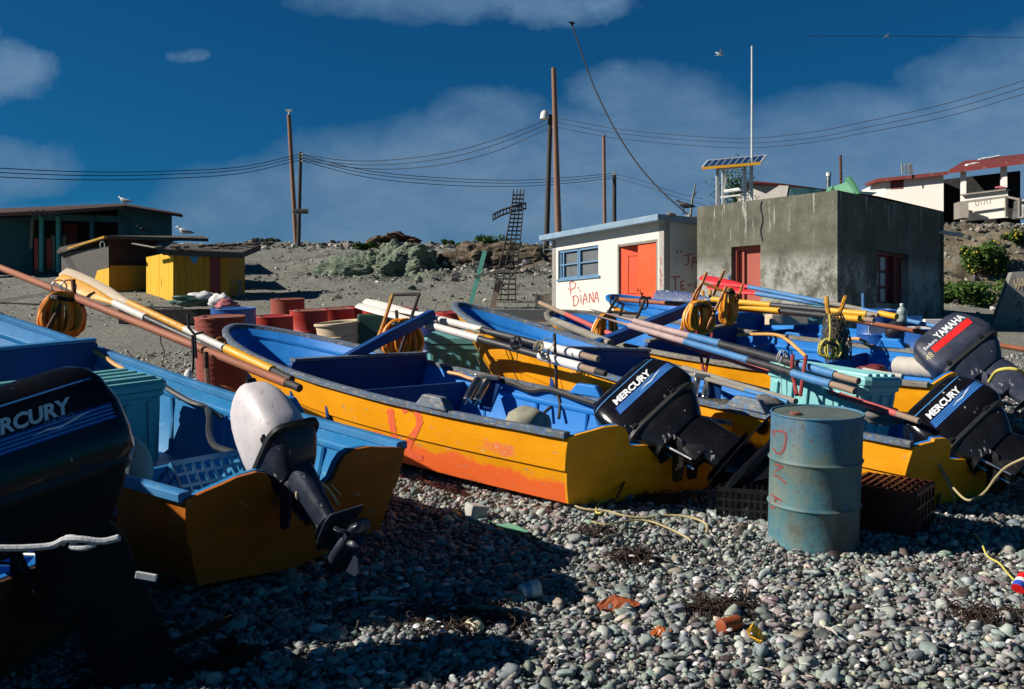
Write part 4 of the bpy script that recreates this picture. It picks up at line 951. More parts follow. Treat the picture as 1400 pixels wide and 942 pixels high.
wires(['upper wire running off the left edge of the picture from the dark crest pole','middle wire running off the left edge from the dark crest pole','lowest wire running off the left edge from the dark crest pole'],
 [[(409,211,48.9),(330,228,46),(230,234,42),(120,235,39),(0,230,36),(-60,225,34),(-300,190,29),(-600,130,25)],[(409,215,48.9),(330,232,46),(230,238.5,42),(120,240,39),(0,236,36),(-60,231,34),(-300,197,29),(-600,138,25)],[(409,219,48.9),(330,237,46),(230,244,42),(120,246,39),(0,242,36),(-60,238,34),(-300,204,29),(-600,146,25)]])
wires(['top wire rising to the right edge of the sky from the lamp pole','middle wire rising to the right edge of the sky from the lamp pole','bottom wire rising to the right edge of the sky from the lamp pole'],
 [[(755,160,46),(850,177,44),(1000,189,40),(1100,182,37),(1180,167,35),(1300,140,33),(1440,98,30)],[(755,166,46),(850,183,44),(1000,195,40),(1100,190,37),(1180,175,35),(1300,149,33),(1440,107,30)],[(755,173,46),(850,190,44),(1000,202,40),(1100,196,37),(1180,182,35),(1300,158,33),(1440,116,30)]],r=.012)
wires(['thin wire dropping from the slim dark pole toward the hut roof','lower thin wire dropping from the slim dark pole toward the hut roof'],
 [[(840,238,58),(880,248,55),(920,262,52),(960,272,50)],[(840,243,58),(880,254,55),(920,268,52),(965,281,50)]],r=.014)
wires(['nearly level thin wire high in the sky at right'],[[(1100,49,30),(1300,50,30),(1460,52,30)]],r=.008)
g=G(); g.tube(smoothpath([W(783,36,36),W(795,72,35),W(812,118,34),(W(838,172,32)),W(870,222,30),W(905,262,28),W(940,293,25.5)],8),.024,6); o=g.obj('kite_line','cable'); tag(o,'thick black line curving up from the hut roof into the sky','line')
g=G(); c=W(781,32,36); g.add([c+Vector(p)*1.8 for p in ((-.10,0,.035),(-.02,.02,.01),(.02,0,-.07),(.045,.02,-.0),(.10,0,-.01),(.03,-.02,.03),(-.03,-.02,.03))],[(0,1,6),(1,3,5,6),(3,4,5),(1,2,3),(6,5,4,3,2,1,0)]); solo(g,'kite','crow','small black winged shape at the top end of the thick line','kite')
# birds
def gull(c,s,yaw,label,mat='gull_white',wing='gull_grey',stand=True,cat='bird'):
    rot=Matrix.Rotation(yaw,3,'Z'); T=lambda x,y,z: c+rot@(Vector((x,y,z))*s)
    t=thing('gull' if mat=='gull_white' else 'crow',label,cat,c)
    g=G(); rr=[]
    for x,z,w,h in ((-.30,.17,.012,.012),(-.2,.19,.04,.03),(-.08,.22,.075,.075),(.05,.25,.085,.09),(.13,.29,.06,.07),(.17,.34,.035,.04),(.19,.385,.045,.045),(.225,.39,.038,.036),(.255,.385,.015,.015),(.31,.375,.004,.005)):
        rr.append([T(x,w*math.cos(a),z+h*math.sin(a)) for a in [2*math.pi*k/10 for k in range(10)]])
    g.rings(rr); g.obj('body',mat,t,smooth='all')
    for sy in (-1,1):
        g=G(); g.rings([[T(x,sy*(.03+w),z+h*math.sin(a)+0*a) + rot@Vector((0,sy*.02*math.cos(a)*s,0)) for a in [2*math.pi*k/8 for k in range(8)]] for x,z,w,h in ((.1,.27,.055,.02),(.0,.26,.06,.06),(-.15,.23,.045,.045),(-.34,.19,.0,.008))]); g.obj('wing',wing,t,smooth='all')
        g=G(); g.tube([T(.02,sy*.03,.17),T(.03,sy*.03,.0)],.008*s,5); g.tube([T(.0,sy*.03,.003),T(.07,sy*.03,.003)],.01*s,5); g.obj('leg','oar_beige' if mat=='gull_white' else mat,t)
    return t
cb=W(170,282,36); gull(Vector((cb.x,cb.y,cb.z-.02)),.95,R(160),'white gull perched on the peak of the teal house roof')
cb=W(252,326,33); gull(cb,1.0,R(175),'white gull with grey wings perched on the tar roof of the yellow shed')
cb=W(195,320,34); gull(cb,.7,R(200),'dark headed small bird behind the lean-to roof',mat='crow',wing='crow')
cb=W(936,292,24.6); gull(cb,.85,R(150),'black bird perched on the corner of the hut roof',mat='crow',wing='crow')
def flying(c,s,label,roll):
    t=thing('flying_gull',label,'bird',c); rot=Matrix.Rotation(roll,3,'Y')
    T=lambda x,y,z: c+rot@(Vector((x,y,z))*s)
    g=G(); g.rings([[T(x,w*math.cos(a),w*math.sin(a)) for a in [2*math.pi*k/8 for k in range(8)]] for x,w in ((-.25,.01),(-.1,.05),(.05,.06),(.18,.03),(.26,.008))]); g.obj('body','gull_white',t,smooth='all')
    for sy in (-1,1):
        g=G(); g.prism([T(.08,0,.02),T(.02,sy*.3,.12),T(-.12,sy*.65,.02),T(-.14,sy*.62,.0),T(-.08,sy*.3,.08),T(-.06,0,.01)],(0,0,.008)); g.obj('wing','gull_grey',t)
flying(W(984,74,26),.5,'gull in flight high above the solar panel',R(25))
flying(W(1213,49.5,45),.5,'tiny white gull crossing the high thin wire',R(0))
# iron rod cross
def rebar_cross():
    D=28.5; t=thing('rebar_cross','leaning open cross tied from thin iron rods, without any cladding','cross',W(690,422,D))
    def P(px,py,dx=0,dy=0): q=W(px,py,D); return q+Vector((dx,dy,0))
    # axis from base to top
    ax=[(688,424),(692,380),(701,330),(706,295),(709,262)]
    wd=[.36,.27,.21,.17,.15]
    for sx in(-1,-.3,.35,1):
        for sy in((-1,1) if abs(sx)==1 else (0,)):
            g=G(); g.tube(smoothpath([P(a,b,sx*w,sy*w*.7) for (a,b),w in zip(ax,wd)],5)+[P(709.5+sx*1.5,258+abs(sx)*1.5,sx*.12,sy*.09)],.019,5); g.obj('rod','rust_iron' if 0 else 'black_iron',t)
    g=G(); n=25
    for i in range(n):
        k=i/(n-1)*3.85; j=min(3,int(k)); f=k-j; a=ax[j][0]*(1-f)+ax[j+1][0]*f; b=ax[j][1]*(1-f)+ax[j+1][1]*f; w=wd[j]*(1-f)+wd[j+1]*f
        g.tube([P(a,b,-w*1.05,-w*.7),P(a,b,w*1.05,-w*.7),P(a,b-.5,w*1.05,w*.7),P(a,b-.5,-w*1.05,w*.7)],.015,5,closed=True)
    g.obj('ties','black_iron',t)
    arm=[(674,297),(685,291),(700,286),(719,281.5)]
    g=G()
    for dz in (-.07,.07):
        for dy in (-.07,.07): g.tube([P(a,b,0,dy)+Vector((0,0,dz)) for a,b in arm],.018,5)
    for i in range(11):
        k=i/10*3; j=min(2,int(k)); f=k-j; a=arm[j][0]*(1-f)+arm[j+1][0]*f; b=arm[j][1]*(1-f)+arm[j+1][1]*f
        c=P(a,b); g.tube([c+Vector(q) for q in ((0,-.07,-.1),(0,.07,-.09),(0,.07,.09),(0,-.07,.09))],.016,5,closed=True)
    g.obj('cross_arm','black_iron',t)
rebar_cross()
t=thing('wooden_cross','mint green stake with a grey board nailed across it','cross',W(643,420,27.5)); g=G(); g.beam(W(641,425,27.5),W(663,343,27.5),.12,.07,up=(0,1,0)); g.obj('stake','mint',t); g=G(); g.beam(W(648,378,27.4),W(694,369,27.4),.17,.06); g.obj('crossboard','grey_wood',t)
g=G(); g.beam(W(672,423,27.2),W(684,384,27.6),.14,.08,up=(0,1,0)); solo(g,'leaning_plank','raw_wood','short brown plank leaning at the foot of the iron cross','plank')
# fence rail behind the shed, beam, timbers, kerb
t=thing('low_rail','low grey timber rail beside the right wall of the yellow shed','rail',W(322,412,29.5)); g=G(); g.beam(W(316,386,29.3),W(329,385,29.6),.04,.05); g.beam(W(316,404,29.3),W(329,404,29.6),.03,.04); g.obj('crossbar','grey_wood',t); g=G(); g.beam(W(328,413,29.6),W(328,383,29.6),.08,.08,up=(0,1,0)); g.obj('post','grey_wood',t)
t=thing('white_rail','thin white rail fence on the slope left of the hut','fence',W(745,345,40)); g=G(); g.beam(W(726,341,40),W(757,341,40),.04,.05); g.obj('crossbar','white_metal',t); g=G(); g.beam(W(743,352,40),W(743,325,40),.05,.05,up=(0,1,0)); g.obj('post','white_metal',t)
g=G(); g.beam(W(60,416.5,27.9),W(-40,412.5,28.3),.06,.05); g.beam(W(60,416.5,27.9),W(250,421,27),.06,.05); solo(g,'ground_pipe','black_iron','dark pipe lying across the gravel below the sheds','pipe')
g=G(); g.box(W(712,430,24.0),(1.7,.5,.25)); solo(g,'concrete_block','concrete2','low concrete kerb block behind the blue bow, left of the hut','block',bevel=.02)
g=G(); g.box(W(715,438,22.6),(1.1,.25,.06)); solo(g,'plank','raw_wood','pale plank lying below the concrete kerb block','plank')
t=thing('broken_crate','broken grey wooden crate by the corner of the hut','crate',W(742,415,25.5)); g=G()
for i in range(4): g.beam(W(733,404+i*4,25.5),W(741,405+i*4,25.5),.02,.07)
for i in range(4): g.beam(W(741,405+i*4,25.5),W(753,402+i*4.5,26.2),.02,.07)
g.obj('slats','grey_wood',t); g=G(); g.beam(W(733,420,25.5),W(733,402,25.5),.06,.06,up=(0,1,0)); g.beam(W(741,424,25.4),W(741,403,25.4),.06,.06,up=(0,1,0)); g.obj('corner_post','grey_wood',t)
t=thing('leaning_slab','grey concrete wall with a sloping left edge and yellow scrawl','wall',W(1390,500,22.3))
g=G(); g.prism([W(1330,520,22.3),W(1384,372,22.3),W(1470,366,21.9),W(1470,520,21.9)],(0,.18,0)); s=g.obj('slab','concrete2',t); bv=g.bvh()
strokes('painted_lettering','cream_letter',s,bv,[[(1386,383),(1389,393),(1392,380)],[(1392,395),(1397,381),(1401,393)],[(1394,390),(1400,389)]],1.3)
strokes('painted_lettering','rubber',s,bv,[[(1388,420),(1394,412),(1396,424)],[(1389,440),(1396,436),(1392,448),(1399,446)],[(1385,408),(1390,400)],[(1388,462),(1396,458)]],1.2)
# ------------------------------------------------------------------ boats
def bf(t,fs=.84,tm=.42,p=2.3,q=.62):
    if t<tm: return fs+(1-fs)*math.sin(t/tm*math.pi/2)
    u_=min(1,(t-tm)/(1-tm)); return (1-u_**p)**q
def boat_matrix(x0,y0,dz,yaw,pit,rol):
    yaw,pit,rol=R(yaw),R(pit),R(rol)
    R1=Matrix.Rotation(rol,3,'X'); cp,sp=math.cos(pit),math.sin(pit); R2=Matrix(((cp,0,-sp),(0,1,0),(sp,0,cp))); R3=Matrix.Rotation(yaw,3,'Z')
    return Matrix.Translation((x0,y0,SL*y0+dz)) @ (R3@R2@R1).to_4x4()
class Boat:
    def __init__(s,label,x0,y0,dz,yaw,pit,rol,L,Wd,h0,hb,hullmat='yellow',inmat='blue',railmat='rail',bulk=3.35,bulkmat='blue_deep',thwarts=((2.68,.10,.26),),skew=0,lift=0):
        s.mw=boat_matrix(x0,y0,dz,yaw,pit,rol); s.L,s.W,s.h0,s.hb=L,Wd,h0,hb; s.yaw=yaw
        s.t=thing('fishing_boat',label,'boat',mw=s.mw,group='open wooden boats drawn up on the beach')
        T=[0,.03,.08]+[.14+.06*i for i in range(10)]+[.74,.78,.82,.855,.885,.91,.93,.95,.965,.978,.988,.995,1.0]
        s.T=T
        def outer(t,f,side,inset=0):
            """f: 1 sheer .. 0 chine"""
            b=Wd*bf(t); zs=h0+hb*max(0,(t-.15)/.85)**1.9
            bc=b*(.86-.16*t*t); k=max(0,(t-.45)/.55); zc=.08+lift+.30*k*k
            xs=L*t; xc=.10+(L-.72)*t
            y=bc+(b-bc)*f+.02*math.sin(math.pi*f); z=zc+(zs-zc)*f; x=xc+(xs-xc)*f
            if f>=.5: y+=.016
            sc_=max(0,1-inset/max(b,.001)) 
            yy=side*y*sc_; x-=skew*max(0,1-t/.45)**1.5*(Wd*.84-yy)/(2*Wd*.84)
            return Vector((x-inset*(t**6)*1.5,yy,z))
        def keel(t,off=0):
            k=max(0,(t-.62)/.38); return Vector((.12+(L-.80)*t-skew*.5*max(0,1-t/.45)**1.5,0,lift+.26*k*k+off))
        s.outer=outer
        mw=s.mw; tw=lambda p: mw@p
        s.tw=tw
        # hull: port sheer round to starboard sheer
        F_=[1,.85,.68,.5,.488,.3,.12,0]
        rows=[]
        for t in T:
            r=[outer(t,f,1) for f in F_]; c=r[-1]; k=keel(t); r+= [c.lerp(k,.5)-Vector((0,0,.01)),k,Vector((c.x,-c.y,c.z)).lerp(k,.5)-Vector((0,0,.01))]
            r+=[outer(t,f,-1) for f in reversed(F_)]; rows.append([tw(p) for p in r])
        g=G(); g.rings(rows,(False,False),closed=False); s.hull_g=g
        s.hull=g.obj('hull',hullmat,s.t,smooth=True); s.bvh=g.bvh()
        # inside
        rows=[]
        for t in T[:-1]:
            b=Wd*bf(t); zf=keel(t).z+.10
            r=[]
            for f in (.985,.7,.4,.12):
                r.append(outer(t,f,1,.035))
            p=outer(t,.02,1,.05); p.z=max(p.z+.02,zf); r.append(p); q=Vector((p.x,-p.y,p.z)); r.append(Vector((p.x,0,zf)) if 0 else p.lerp(q,.5)); r.append(q)
            for f in (.12,.4,.7,.985): r.append(outer(t,f,-1,.035))
            rows.append([tw(p) for p in r])
        g=G(); g.rings(rows,(False,True),closed=False); s.liner=g.obj('inner_planking',inmat,s.t,smooth=True); s.in_bvh=g.bvh()
        # rail all round
        def sweep(w_,h_,f,ins,dz=0,t0=0,t1=1,sides=(1,-1)):
            path=[]
            TT=[t for t in T if t0<=t<=t1]
            if len(sides)==2:
                for t in TT: path.append((outer(t,f,1,ins),1,t))
                for t in reversed(TT[:-1]): path.append((outer(t,f,-1,ins),-1,t))
            else:
                for t in TT: path.append((outer(t,f,sides[0],ins),sides[0],t))
            P=[p[0] for p in path]; rr=[]
            for i,p in enumerate(P):
                d=(P[min(i+1,len(P)-1)]-P[max(i-1,0)]).normalized(); n_=Vector((0,0,1)).cross(d).normalized(); u_=d.cross(n_)
                p=p+Vector((0,0,dz)); wob=.003*math.sin(i*2.3)
                a,b=w_/2+wob,h_/2; c=.28
                prof=[(-a,-b*(1-c)),(-a,b*(1-c)),(-a*(1-c),b),(a*(1-c),b),(a,b*(1-c)),(a,-b*(1-c)),(a*(1-c),-b),(-a*(1-c),-b)]
                rr.append([tw(p+n_*q[0]+u_*q[1]) for q in prof])
            g=G(); g.rings(rr); return g
        sweep(.075,.05,1,.008,.012).obj('gunwale',railmat,s.t,smooth=True)
        sweep(.03,.045,.80,.035).obj('inner_stringer',inmat,s.t,smooth=True)
        # ribs
        g=G()
        for t in (.12,.22,.32,.44,.62,.72,.80):
            for sd_ in (1,-1): g.tube([tw(outer(t,f,sd_,.045)) for f in (.75,.5,.25,.08)],.016,5)
        g.obj('ribs',inmat,s.t); 
        # transom
        b0=outer(0,1,1); ch=outer(0,0,1); kk=keel(0); z1=b0.z; w=b0.y
        half=[(0,-.10),(.17,-.10),(.205,-.08),(.235,-.0),(.27,.045),(.33,.065),(.45,.06),(w-.20,.04),(w-.1,.022),(w-.03,.006),(w,0)]
        def tp(y,z): k=(z-ch.z)/(z1-ch.z); return Vector((.10*(1-k)-skew*(Wd*.84-y)/(2*Wd*.84),y,z))
        top=[(y,z1+z) for y,z in half]
        poly=[(-y,z) for y,z in reversed(top)]+top[1:]+[(outer(0,f,1).y,outer(0,f,1).z) for f in (.85,.68,.5,.488,.3,.12)]+[(ch.y,ch.z),(0,kk.z),(-ch.y,ch.z)]+[(-outer(0,f,1).y,outer(0,f,1).z) for f in (.12,.3,.488,.5,.68,.85)]
        def plate(x0_,th,shr,name,mat):
            g=G(); P=[tp(y*shr,z) for y,z in poly]; g.prism([tw(p+Vector((x0_,0,0))) for p in P],tw(Vector((th,0,0)))-tw(Vector((0,0,0)))); return g.obj(name,mat,s.t,bevel=.004)
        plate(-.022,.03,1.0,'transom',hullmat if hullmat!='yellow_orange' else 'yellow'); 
        g=G(); P=[tp(y*.94,z+(.003 if z>z1-.2 else 0)) for y,z in poly]; g.prism([tw(p+Vector((.010,0,0))) for p in P],tw(Vector((.035,0,0)))-tw(Vector((0,0,0)))); g.obj('transom_lining',inmat,s.t,bevel=.004)
        s.notch=Vector((-skew*.5,0,z1-.10)); s.skew=skew
        # bulkhead and thwarts
        def cross(x,ztop_off,hgt,th,mat,name,ext=.0,bev=.012):
            t=(x)/L; a=outer(t,1,1,.03); b_=outer(t,1,-1,.03); zt=a.z+ztop_off
            g=G(); 
            ya=a.y+ext
            pl=[Vector((x,ya,zt-.03)),Vector((x,ya*.97,zt)),Vector((x,-ya*.97,zt)),Vector((x,-ya,zt-.03)),Vector((x,-ya*.96,zt-hgt)),Vector((x,ya*.96,zt-hgt))]
            g.prism([tw(p) for p in pl],tw(Vector((th,0,0)))-tw(Vector((0,0,0)))); return g.obj(name,mat,s.t,bevel=bev)
        if bulk: 
            bo=cross(bulk,.10,.48,.06,bulkmat,'bulkhead')
            g=G(); t=bulk/L; a=outer(t,1,1,.03); zt=a.z+.10
            g.box((0,0,0),(.02,.02,.02)); g=G(); g.rings([[tw(Vector((bulk-.015+q[0],yy_,zt+.012+q[1]))) for q in ((0,-.012),(.09,-.012),(.09,.014),(0,.014))] for yy_ in (-a.y*.97,0,a.y*.97)]); g.obj('bulkhead_cap',railmat,bo)
        for x,zo,hg in thwarts: cross(x,-zo,hg,.05,inmat if inmat!='blue' else 'blue_deep','thwart')
        # raised rowlock pads on the gunwale
        for sd_ in (1,-1):
            p=outer(1.28/L,1,sd_,.01); g=G(); 
            g.rings([[tw(Vector((p.x+q*.19*(1-k*.45),p.y+sd_*r_*.05*(1-.25*k),p.z+.03+k*.10))) for q,r_ in ((-1,-1),(1,-1),(1,1),(-1,1))] for k in (0,.5,.85,1)]); g.obj('rowlock_pad',railmat if sd_==1 else inmat,s.t,bevel=.012)
        # rub strip along the chine and keel
        g=G(); g.rings([[tw(keel(t)+Vector((0,q[0],q[1]))) for q in ((-.022,.0),(.022,.0),(.022,-.05-lift),(-.022,-.05-lift))] for t in T]); g.obj('keel','grey_wood',s.t)
        g=G(); g.box(tw(outer(.985,1,1)*0+Vector((L-.06,0,h0+hb-.06))),(.09,.09,.12),Matrix(s.mw.to_3x3())); g.obj('stem_head',railmat,s.t,bevel=.02)
    def part(s,g,name,mat,**k): return g.obj(name,mat,s.t,**k)
    def lp(s,x,y,z): return s.mw@Vector((x,y,z))
# ------------------------------------------------------------------ outboards
def loftrings(spec,T,n=40,e=5.0):
    rr=[]
    for z,x0,x1,hw in spec:
        c=(x0+x1)/2;a=(x1-x0)/2; ring=[]
        for k in range(n):
            th=2*math.pi*k/n; cx_,sx_=math.cos(th),math.sin(th)
            x=c+a*math.copysign(abs(cx_)**(2/e),cx_); y=hw*math.copysign(abs(sx_)**(2/e),sx_); ring.append(T(Vector((x,y,z))))
        rr.append(ring)
    return rr
def outboard(label,pos,aft_deg,tilt,kind,scale=1.0,steer=0,legk=.80,legw=1.25,dull=False):
    rot=Matrix.Rotation(R(aft_deg),3,'Z')@Matrix.Rotation(R(-tilt),3,'Y')
    ax=Matrix.Translation((.06,0,0))@Matrix.Rotation(R(steer),4,'Z')@Matrix.Translation((-.06,0,0))
    mw=Matrix.Translation(pos)@rot.to_4x4()@Matrix.Diagonal((scale,scale,scale,1))@ax
    rot0=Matrix.Rotation(R(aft_deg),3,'Z'); mw0=Matrix.Translation(pos)@rot0.to_4x4()@Matrix.Diagonal((scale,scale,scale,1))
    t=thing('outboard_motor',label,'outboard motor',mw=mw0,group='outboard motors tilted up on the transoms')
    def T(p):
        p=Vector(p)
        if p.z<0: p=Vector((.18+(p.x-.18)*legw,p.y*1.15,p.z*legk))
        return mw@p
    T0=lambda p: mw0@p
    body={'black':'black_gloss','navy':'navy','white':'motor_white'}[kind]; low={'black':'black_gloss','navy':'navy','white':'motor_blue_black'}[kind]; mid='black_mid' if kind=='black' else low
    if dull: low=mid='dull_black'
    if kind=='navy': spec=[(.20,-.25,.42,.165),(.25,-.29,.46,.19),(.30,-.30,.47,.195),(.42,-.29,.45,.19),(.56,-.26,.40,.175),(.63,-.23,.36,.155),(.665,-.18,.30,.12),(.675,-.1,.2,.06)]
    elif kind=='white': spec=[(.20,-.25,.33,.175),(.24,-.26,.345,.185),(.36,-.26,.34,.185),(.50,-.245,.31,.175),(.62,-.23,.27,.155),(.72,-.20,.21,.125),(.78,-.16,.14,.09),(.80,-.1,.07,.04)]
    else: spec=[(.20,-.26,.44,.18),(.24,-.29,.48,.20),(.33,-.30,.49,.205),(.46,-.29,.485,.20),(.58,-.26,.45,.18),(.64,-.22,.41,.155),(.675,-.16,.34,.12),(.685,-.08,.22,.06)]
    ee=3.2 if kind=='white' else 6.0
    g=G(); g.rings(loftrings(spec,T,44,ee)); cow=g.obj('cowl',body,t,smooth=True)
    if kind=='white':
        g=G(); g.box(T(Vector((.10,0,.775))),(.13,.07,.05),(mw.to_3x3())); g.obj('cowl_handle','black_mid',cow,bevel=.01)
    gl=G(); gl.rings(loftrings(spec,lambda p:p,44,ee)); bv=gl.bvh()
    def decal(v,f,mat,name,side=-1,off=.003):
        g=G(); V=[];ok=True
        for p in v:
            x,z=(p[0],p[1]); xx=x if side==-1 else -x
            h=bv.ray_cast(Vector((xx,side*1.0,z)),Vector((0,-side,0)))
            V.append(T(h[0]+Vector((0,side*off,0))) if h[0] else None)
        ff=[q for q in f if all(V[i] is not None for i in q)]
        V=[x if x is not None else Vector((0,0,0)) for x in V]
        used=sorted({i for q in ff for i in q}); mp={i:k for k,i in enumerate(used)}
        g.add([V[i] for i in used],[tuple(mp[i] for i in q) for q in ff])
        if g.f: 
            me_o=g.obj(name,mat,cow); return me_o
    def strip(x0,x1,z0,z1,mat,name='stripe',side=-1,sh=0,off=.002,n=18):
        v=[];f=[]
        for i in range(n+1):
            x=x0+(x1-x0)*i/n; v+=[(x,z0),(x+sh,z1)]
        for i in range(n): f.append((2*i,2*i+2,2*i+3,2*i+1))
        decal(v,f,mat,name,side,off)
    for side in (-1,1):
        if kind=='black':
            v,f=textgeo('MERCURY',.125,shear=.25,font_bold=.0045,spacing=.98); wmax=max(p.x for p in v); k=.41/wmax; tsh=.055
            decal([(p.x*k-.17+tsh,p.y*.72+.462) for p in v],f,'white_letter','lettering',side,.0035)
            strip(-.16,.45,.375,.450,'stripe_deep',side=side,sh=.02,off=.002)
            for i in range(4): strip(-.15+.006*i,.44,.382+i*.017,.382+i*.017+.0075,'stripe',side=side,off=.0032)
            strip(-.24,.40,.575,.583,'stripe',side=side,off=.003)
            decal([(.10,.410),(.17,.424),(.22,.417),(.30,.434),(.36,.440),(.30,.426),(.22,.408),(.16,.415)],[(0,1,7),(1,2,6,7),(2,3,5,6),(3,4,5)],'white_letter','pictogram',side,.0045)
            v,f=textgeo('SEA PRO',.032,shear=.2); decal([(p.x+.16,p.y+.437) for p in v],f,'frame_blue','lettering',side,.0045)
        if kind=='navy':
            strip(-.16,.34,.40,.475,'red_letter',side=side,off=.002,sh=.01)
            v,f=textgeo('YAMAHA',.115,font_bold=.003); k=.36/max(p.x for p in v); decal([(p.x*k-.02,p.y*1.0+.492) for p in v],f,'white_letter','lettering',side)
            v,f=textgeo('Enduro',.055,font_bold=.001); decal([(p.x-.20,p.y+.492) for p in v],f,'white_letter','lettering',side)
            v,f=textgeo('48',.10,shear=.2); decal([(p.x*.8-.27,p.y+.385) for p in v],f,'cream_letter','lettering',side)
    for sx in (-.16,.26):
        g=G(); g.box(T(Vector((sx,-.188 if kind!='white' else -.172,.235))),(.05,.016,.045),mw.to_3x3().normalized()); g.obj('cowl_latch','black_mid',cow,bevel=.004)
    # seam band and pan
    g=G(); g.rings(loftrings([(.17,-.26,.42,.175),(.185,-.275,.45,.19),(.215,-.275,.45,.19),(.222,-.265,.44,.183)],T)); g.obj('cowl_seal','rubber',t,smooth=True)
    g=G(); g.rings(loftrings([(-.02,-.10,.26,.09),(.03,-.16,.33,.13),(.12,-.23,.40,.165),(.18,-.25,.42,.175)],T,e=3.6)); g.obj('lower_pan',mid,t,smooth=True)
    # leg
    g=G(); g.rings(loftrings([(-.60,.06,.30,.045),(-.45,.06,.29,.05),(-.30,.05,.28,.06),(-.12,.02,.28,.075),(.0,-.04,.28,.09)],T,e=2.8)); leg=g.obj('leg',low,t,smooth=True)
    g=G(); g.tube([T(Vector((.24,.0,-.02))),T(Vector((.25,0,-.5)))],.018*scale,6); g.obj('leg_rib',mid,leg,smooth=True)
    # cavitation plates
    g=G(); pl=[(.02,.06),(.0,.0),(.02,-.06),(.2,-.10),(.42,-.115),(.50,-.10),(.50,.10),(.42,.115),(.2,.10)]
    g.prism([T(Vector((x,y,-.60))) for x,y in pl],T(Vector((0,0,-.018)))-T(Vector((0,0,0)))); g.prism([T(Vector((.03+(x-.02)*.62,y*.75,-.53))) for x,y in pl],T(Vector((0,0,-.012)))-T(Vector((0,0,0)))); g.obj('cavitation_plate',low,t,bevel=.004)
    g=G(); g.rings(loftrings([(-.76,.10,.27,.03),(-.68,.08,.29,.035),(-.60,.06,.30,.042)],T,e=2.4)); g.obj('lower_leg',low,t,smooth=True)
    # gearcase torpedo
    rr=[]
    for x,r_ in ((-.07,.006),(-.055,.028),(-.02,.048),(.05,.062),(.16,.066),(.28,.062),(.36,.055),(.375,.05)):
        rr.append([T(Vector((x,r_*math.cos(a),-.77+r_*math.sin(a)))) for a in [2*math.pi*k/18 for k in range(18)]])
    g=G(); g.rings(rr); g.obj('gearcase',low,t,smooth=True)
    g=G(); g.prism([T(Vector((x,-.006,z))) for x,z in ((.06,-.82),(.30,-.82),(.33,-.93),(.27,-1.0),(.20,-.99))],T(Vector((0,.012,0)))-T(Vector((0,0,0)))); g.obj('skeg',low,t,bevel=.003)
    g=G(); g.rings([[T(Vector((x,r_*math.cos(a),-.77+r_*math.sin(a)))) for a in [2*math.pi*k/14 for k in range(14)]] for x,r_ in ((.378,.045),(.40,.05),(.50,.045),(.52,.02),(.545,.012))]); hub=g.obj('propeller',mid,t,smooth=True)
    for b in range(3):
        g=G(); a0=2*math.pi*b/3+.4; nr_=6; V=[];fs=[]
        for i in range(nr_+1):
            q=i/nr_; rad=.04+(.085 if kind=='white' else .11)*q; wd_=.07*math.sin(math.pi*(.18+.72*q)); 
            for k in (-1,-.33,.33,1):
                ang=a0+k*wd_/max(rad,.06)*.75; V.append(T(Vector((.45+k*wd_*.62*(1-.35*q),rad*math.cos(ang),-.77+rad*math.sin(ang)))))
        for i in range(nr_):
            for k in range(3): fs.append((i*4+k,i*4+k+1,i*4+k+5,i*4+k+4))
        g.add(V,fs); bo=g.obj('blade',low,hub,smooth='all'); m=bo.modifiers.new('s','SOLIDIFY'); m.thickness=.006
    # clamp bracket, on the transom; does not tilt
    for sy in (-1,1):
        g=G(); g.prism([T0(Vector((x,sy*.085,z))) for x,z in ((-.09,.055),(.06,.075),(.12,.04),(.14,-.08),(.11,-.26),(.05,-.28),(.028,-.26),(.028,.01),(-.05,.01),(-.05,-.13),(-.09,-.13))],T0(Vector((0,sy*.022,0)))-T0(Vector((0,0,0)))); g.obj('clamp_bracket',mid,t,bevel=.005)
        g=G(); g.tube([T0(Vector((-.09,sy*.095,-.09))),T0(Vector((-.16,sy*.095,-.09)))],.011,7); g.tube([T0(Vector((-.16,sy*.095-.04,-.09))),T0(Vector((-.16,sy*.095+.04,-.09)))],.007,6); g.obj('clamp_screw','chrome_dull',t,smooth=True)
    g=G(); g.tube([T0(Vector((.05,-.12,.06))),T0(Vector((.05,.12,.06)))],.02,8); g.obj('tilt_tube','chrome_dull',t,smooth=True)
    g=G(); g.box((0,0,0),(1,1,1)); g=G(); g.rings(loftrings([(-.34,.0,.13,.055),(-.30,-.01,.14,.06),(.0,-.02,.14,.065),(.05,-.01,.12,.06)],T,e=4,n=24)); g.obj('swivel_bracket',mid,t,smooth=True)
    g=G()
    for sy in (-.05,.05): g.tube([T(Vector((-.02,sy,-.02))),T(Vector((.0,sy*1.1,-.32)))],.013,7)
    g.obj('shift_rods','steel' if not dull else 'dull_black',t,smooth=True)
    g=G(); g.tube(smoothpath([T(Vector((-.28,.06,.26))),T(Vector((-.36,.08,.22))),T(Vector((-.44,.05,.10))),T(Vector((-.42,-.02,-.02)))],4),.010,6); g.obj('control_cable','rubber',t,smooth=True)
    g=G(); g.tube([T(Vector((-.26,-.05,.20))),T(Vector((-.40,-.06,.16)))],.008,6); g.ball(T(Vector((-.41,-.06,.16))),.017,8,6); g.obj('pull_knob','rubber',t,smooth=True)
    return t,T
BA=Boat('nearest yellow and blue boat with a white cowled motor, at left',-1.14,5.51,.03,140.3,5.7,-5.5,6.15,.86,.65,.55,inmat='blue_light',railmat='rail_blue',hullmat='yellow_shade',lift=.075,bulk=3.75,thwarts=((1.35,.22,.20),))
BB=Boat('yellow and blue boat numbered 12 with an orange patch on its side',.87,7.48,-.04,135.6,5.3,-2.0,5.67,.86,.58,.30,hullmat='yellow_orange',skew=.38,bulk=3.30,thwarts=((2.70,.08,.30),))
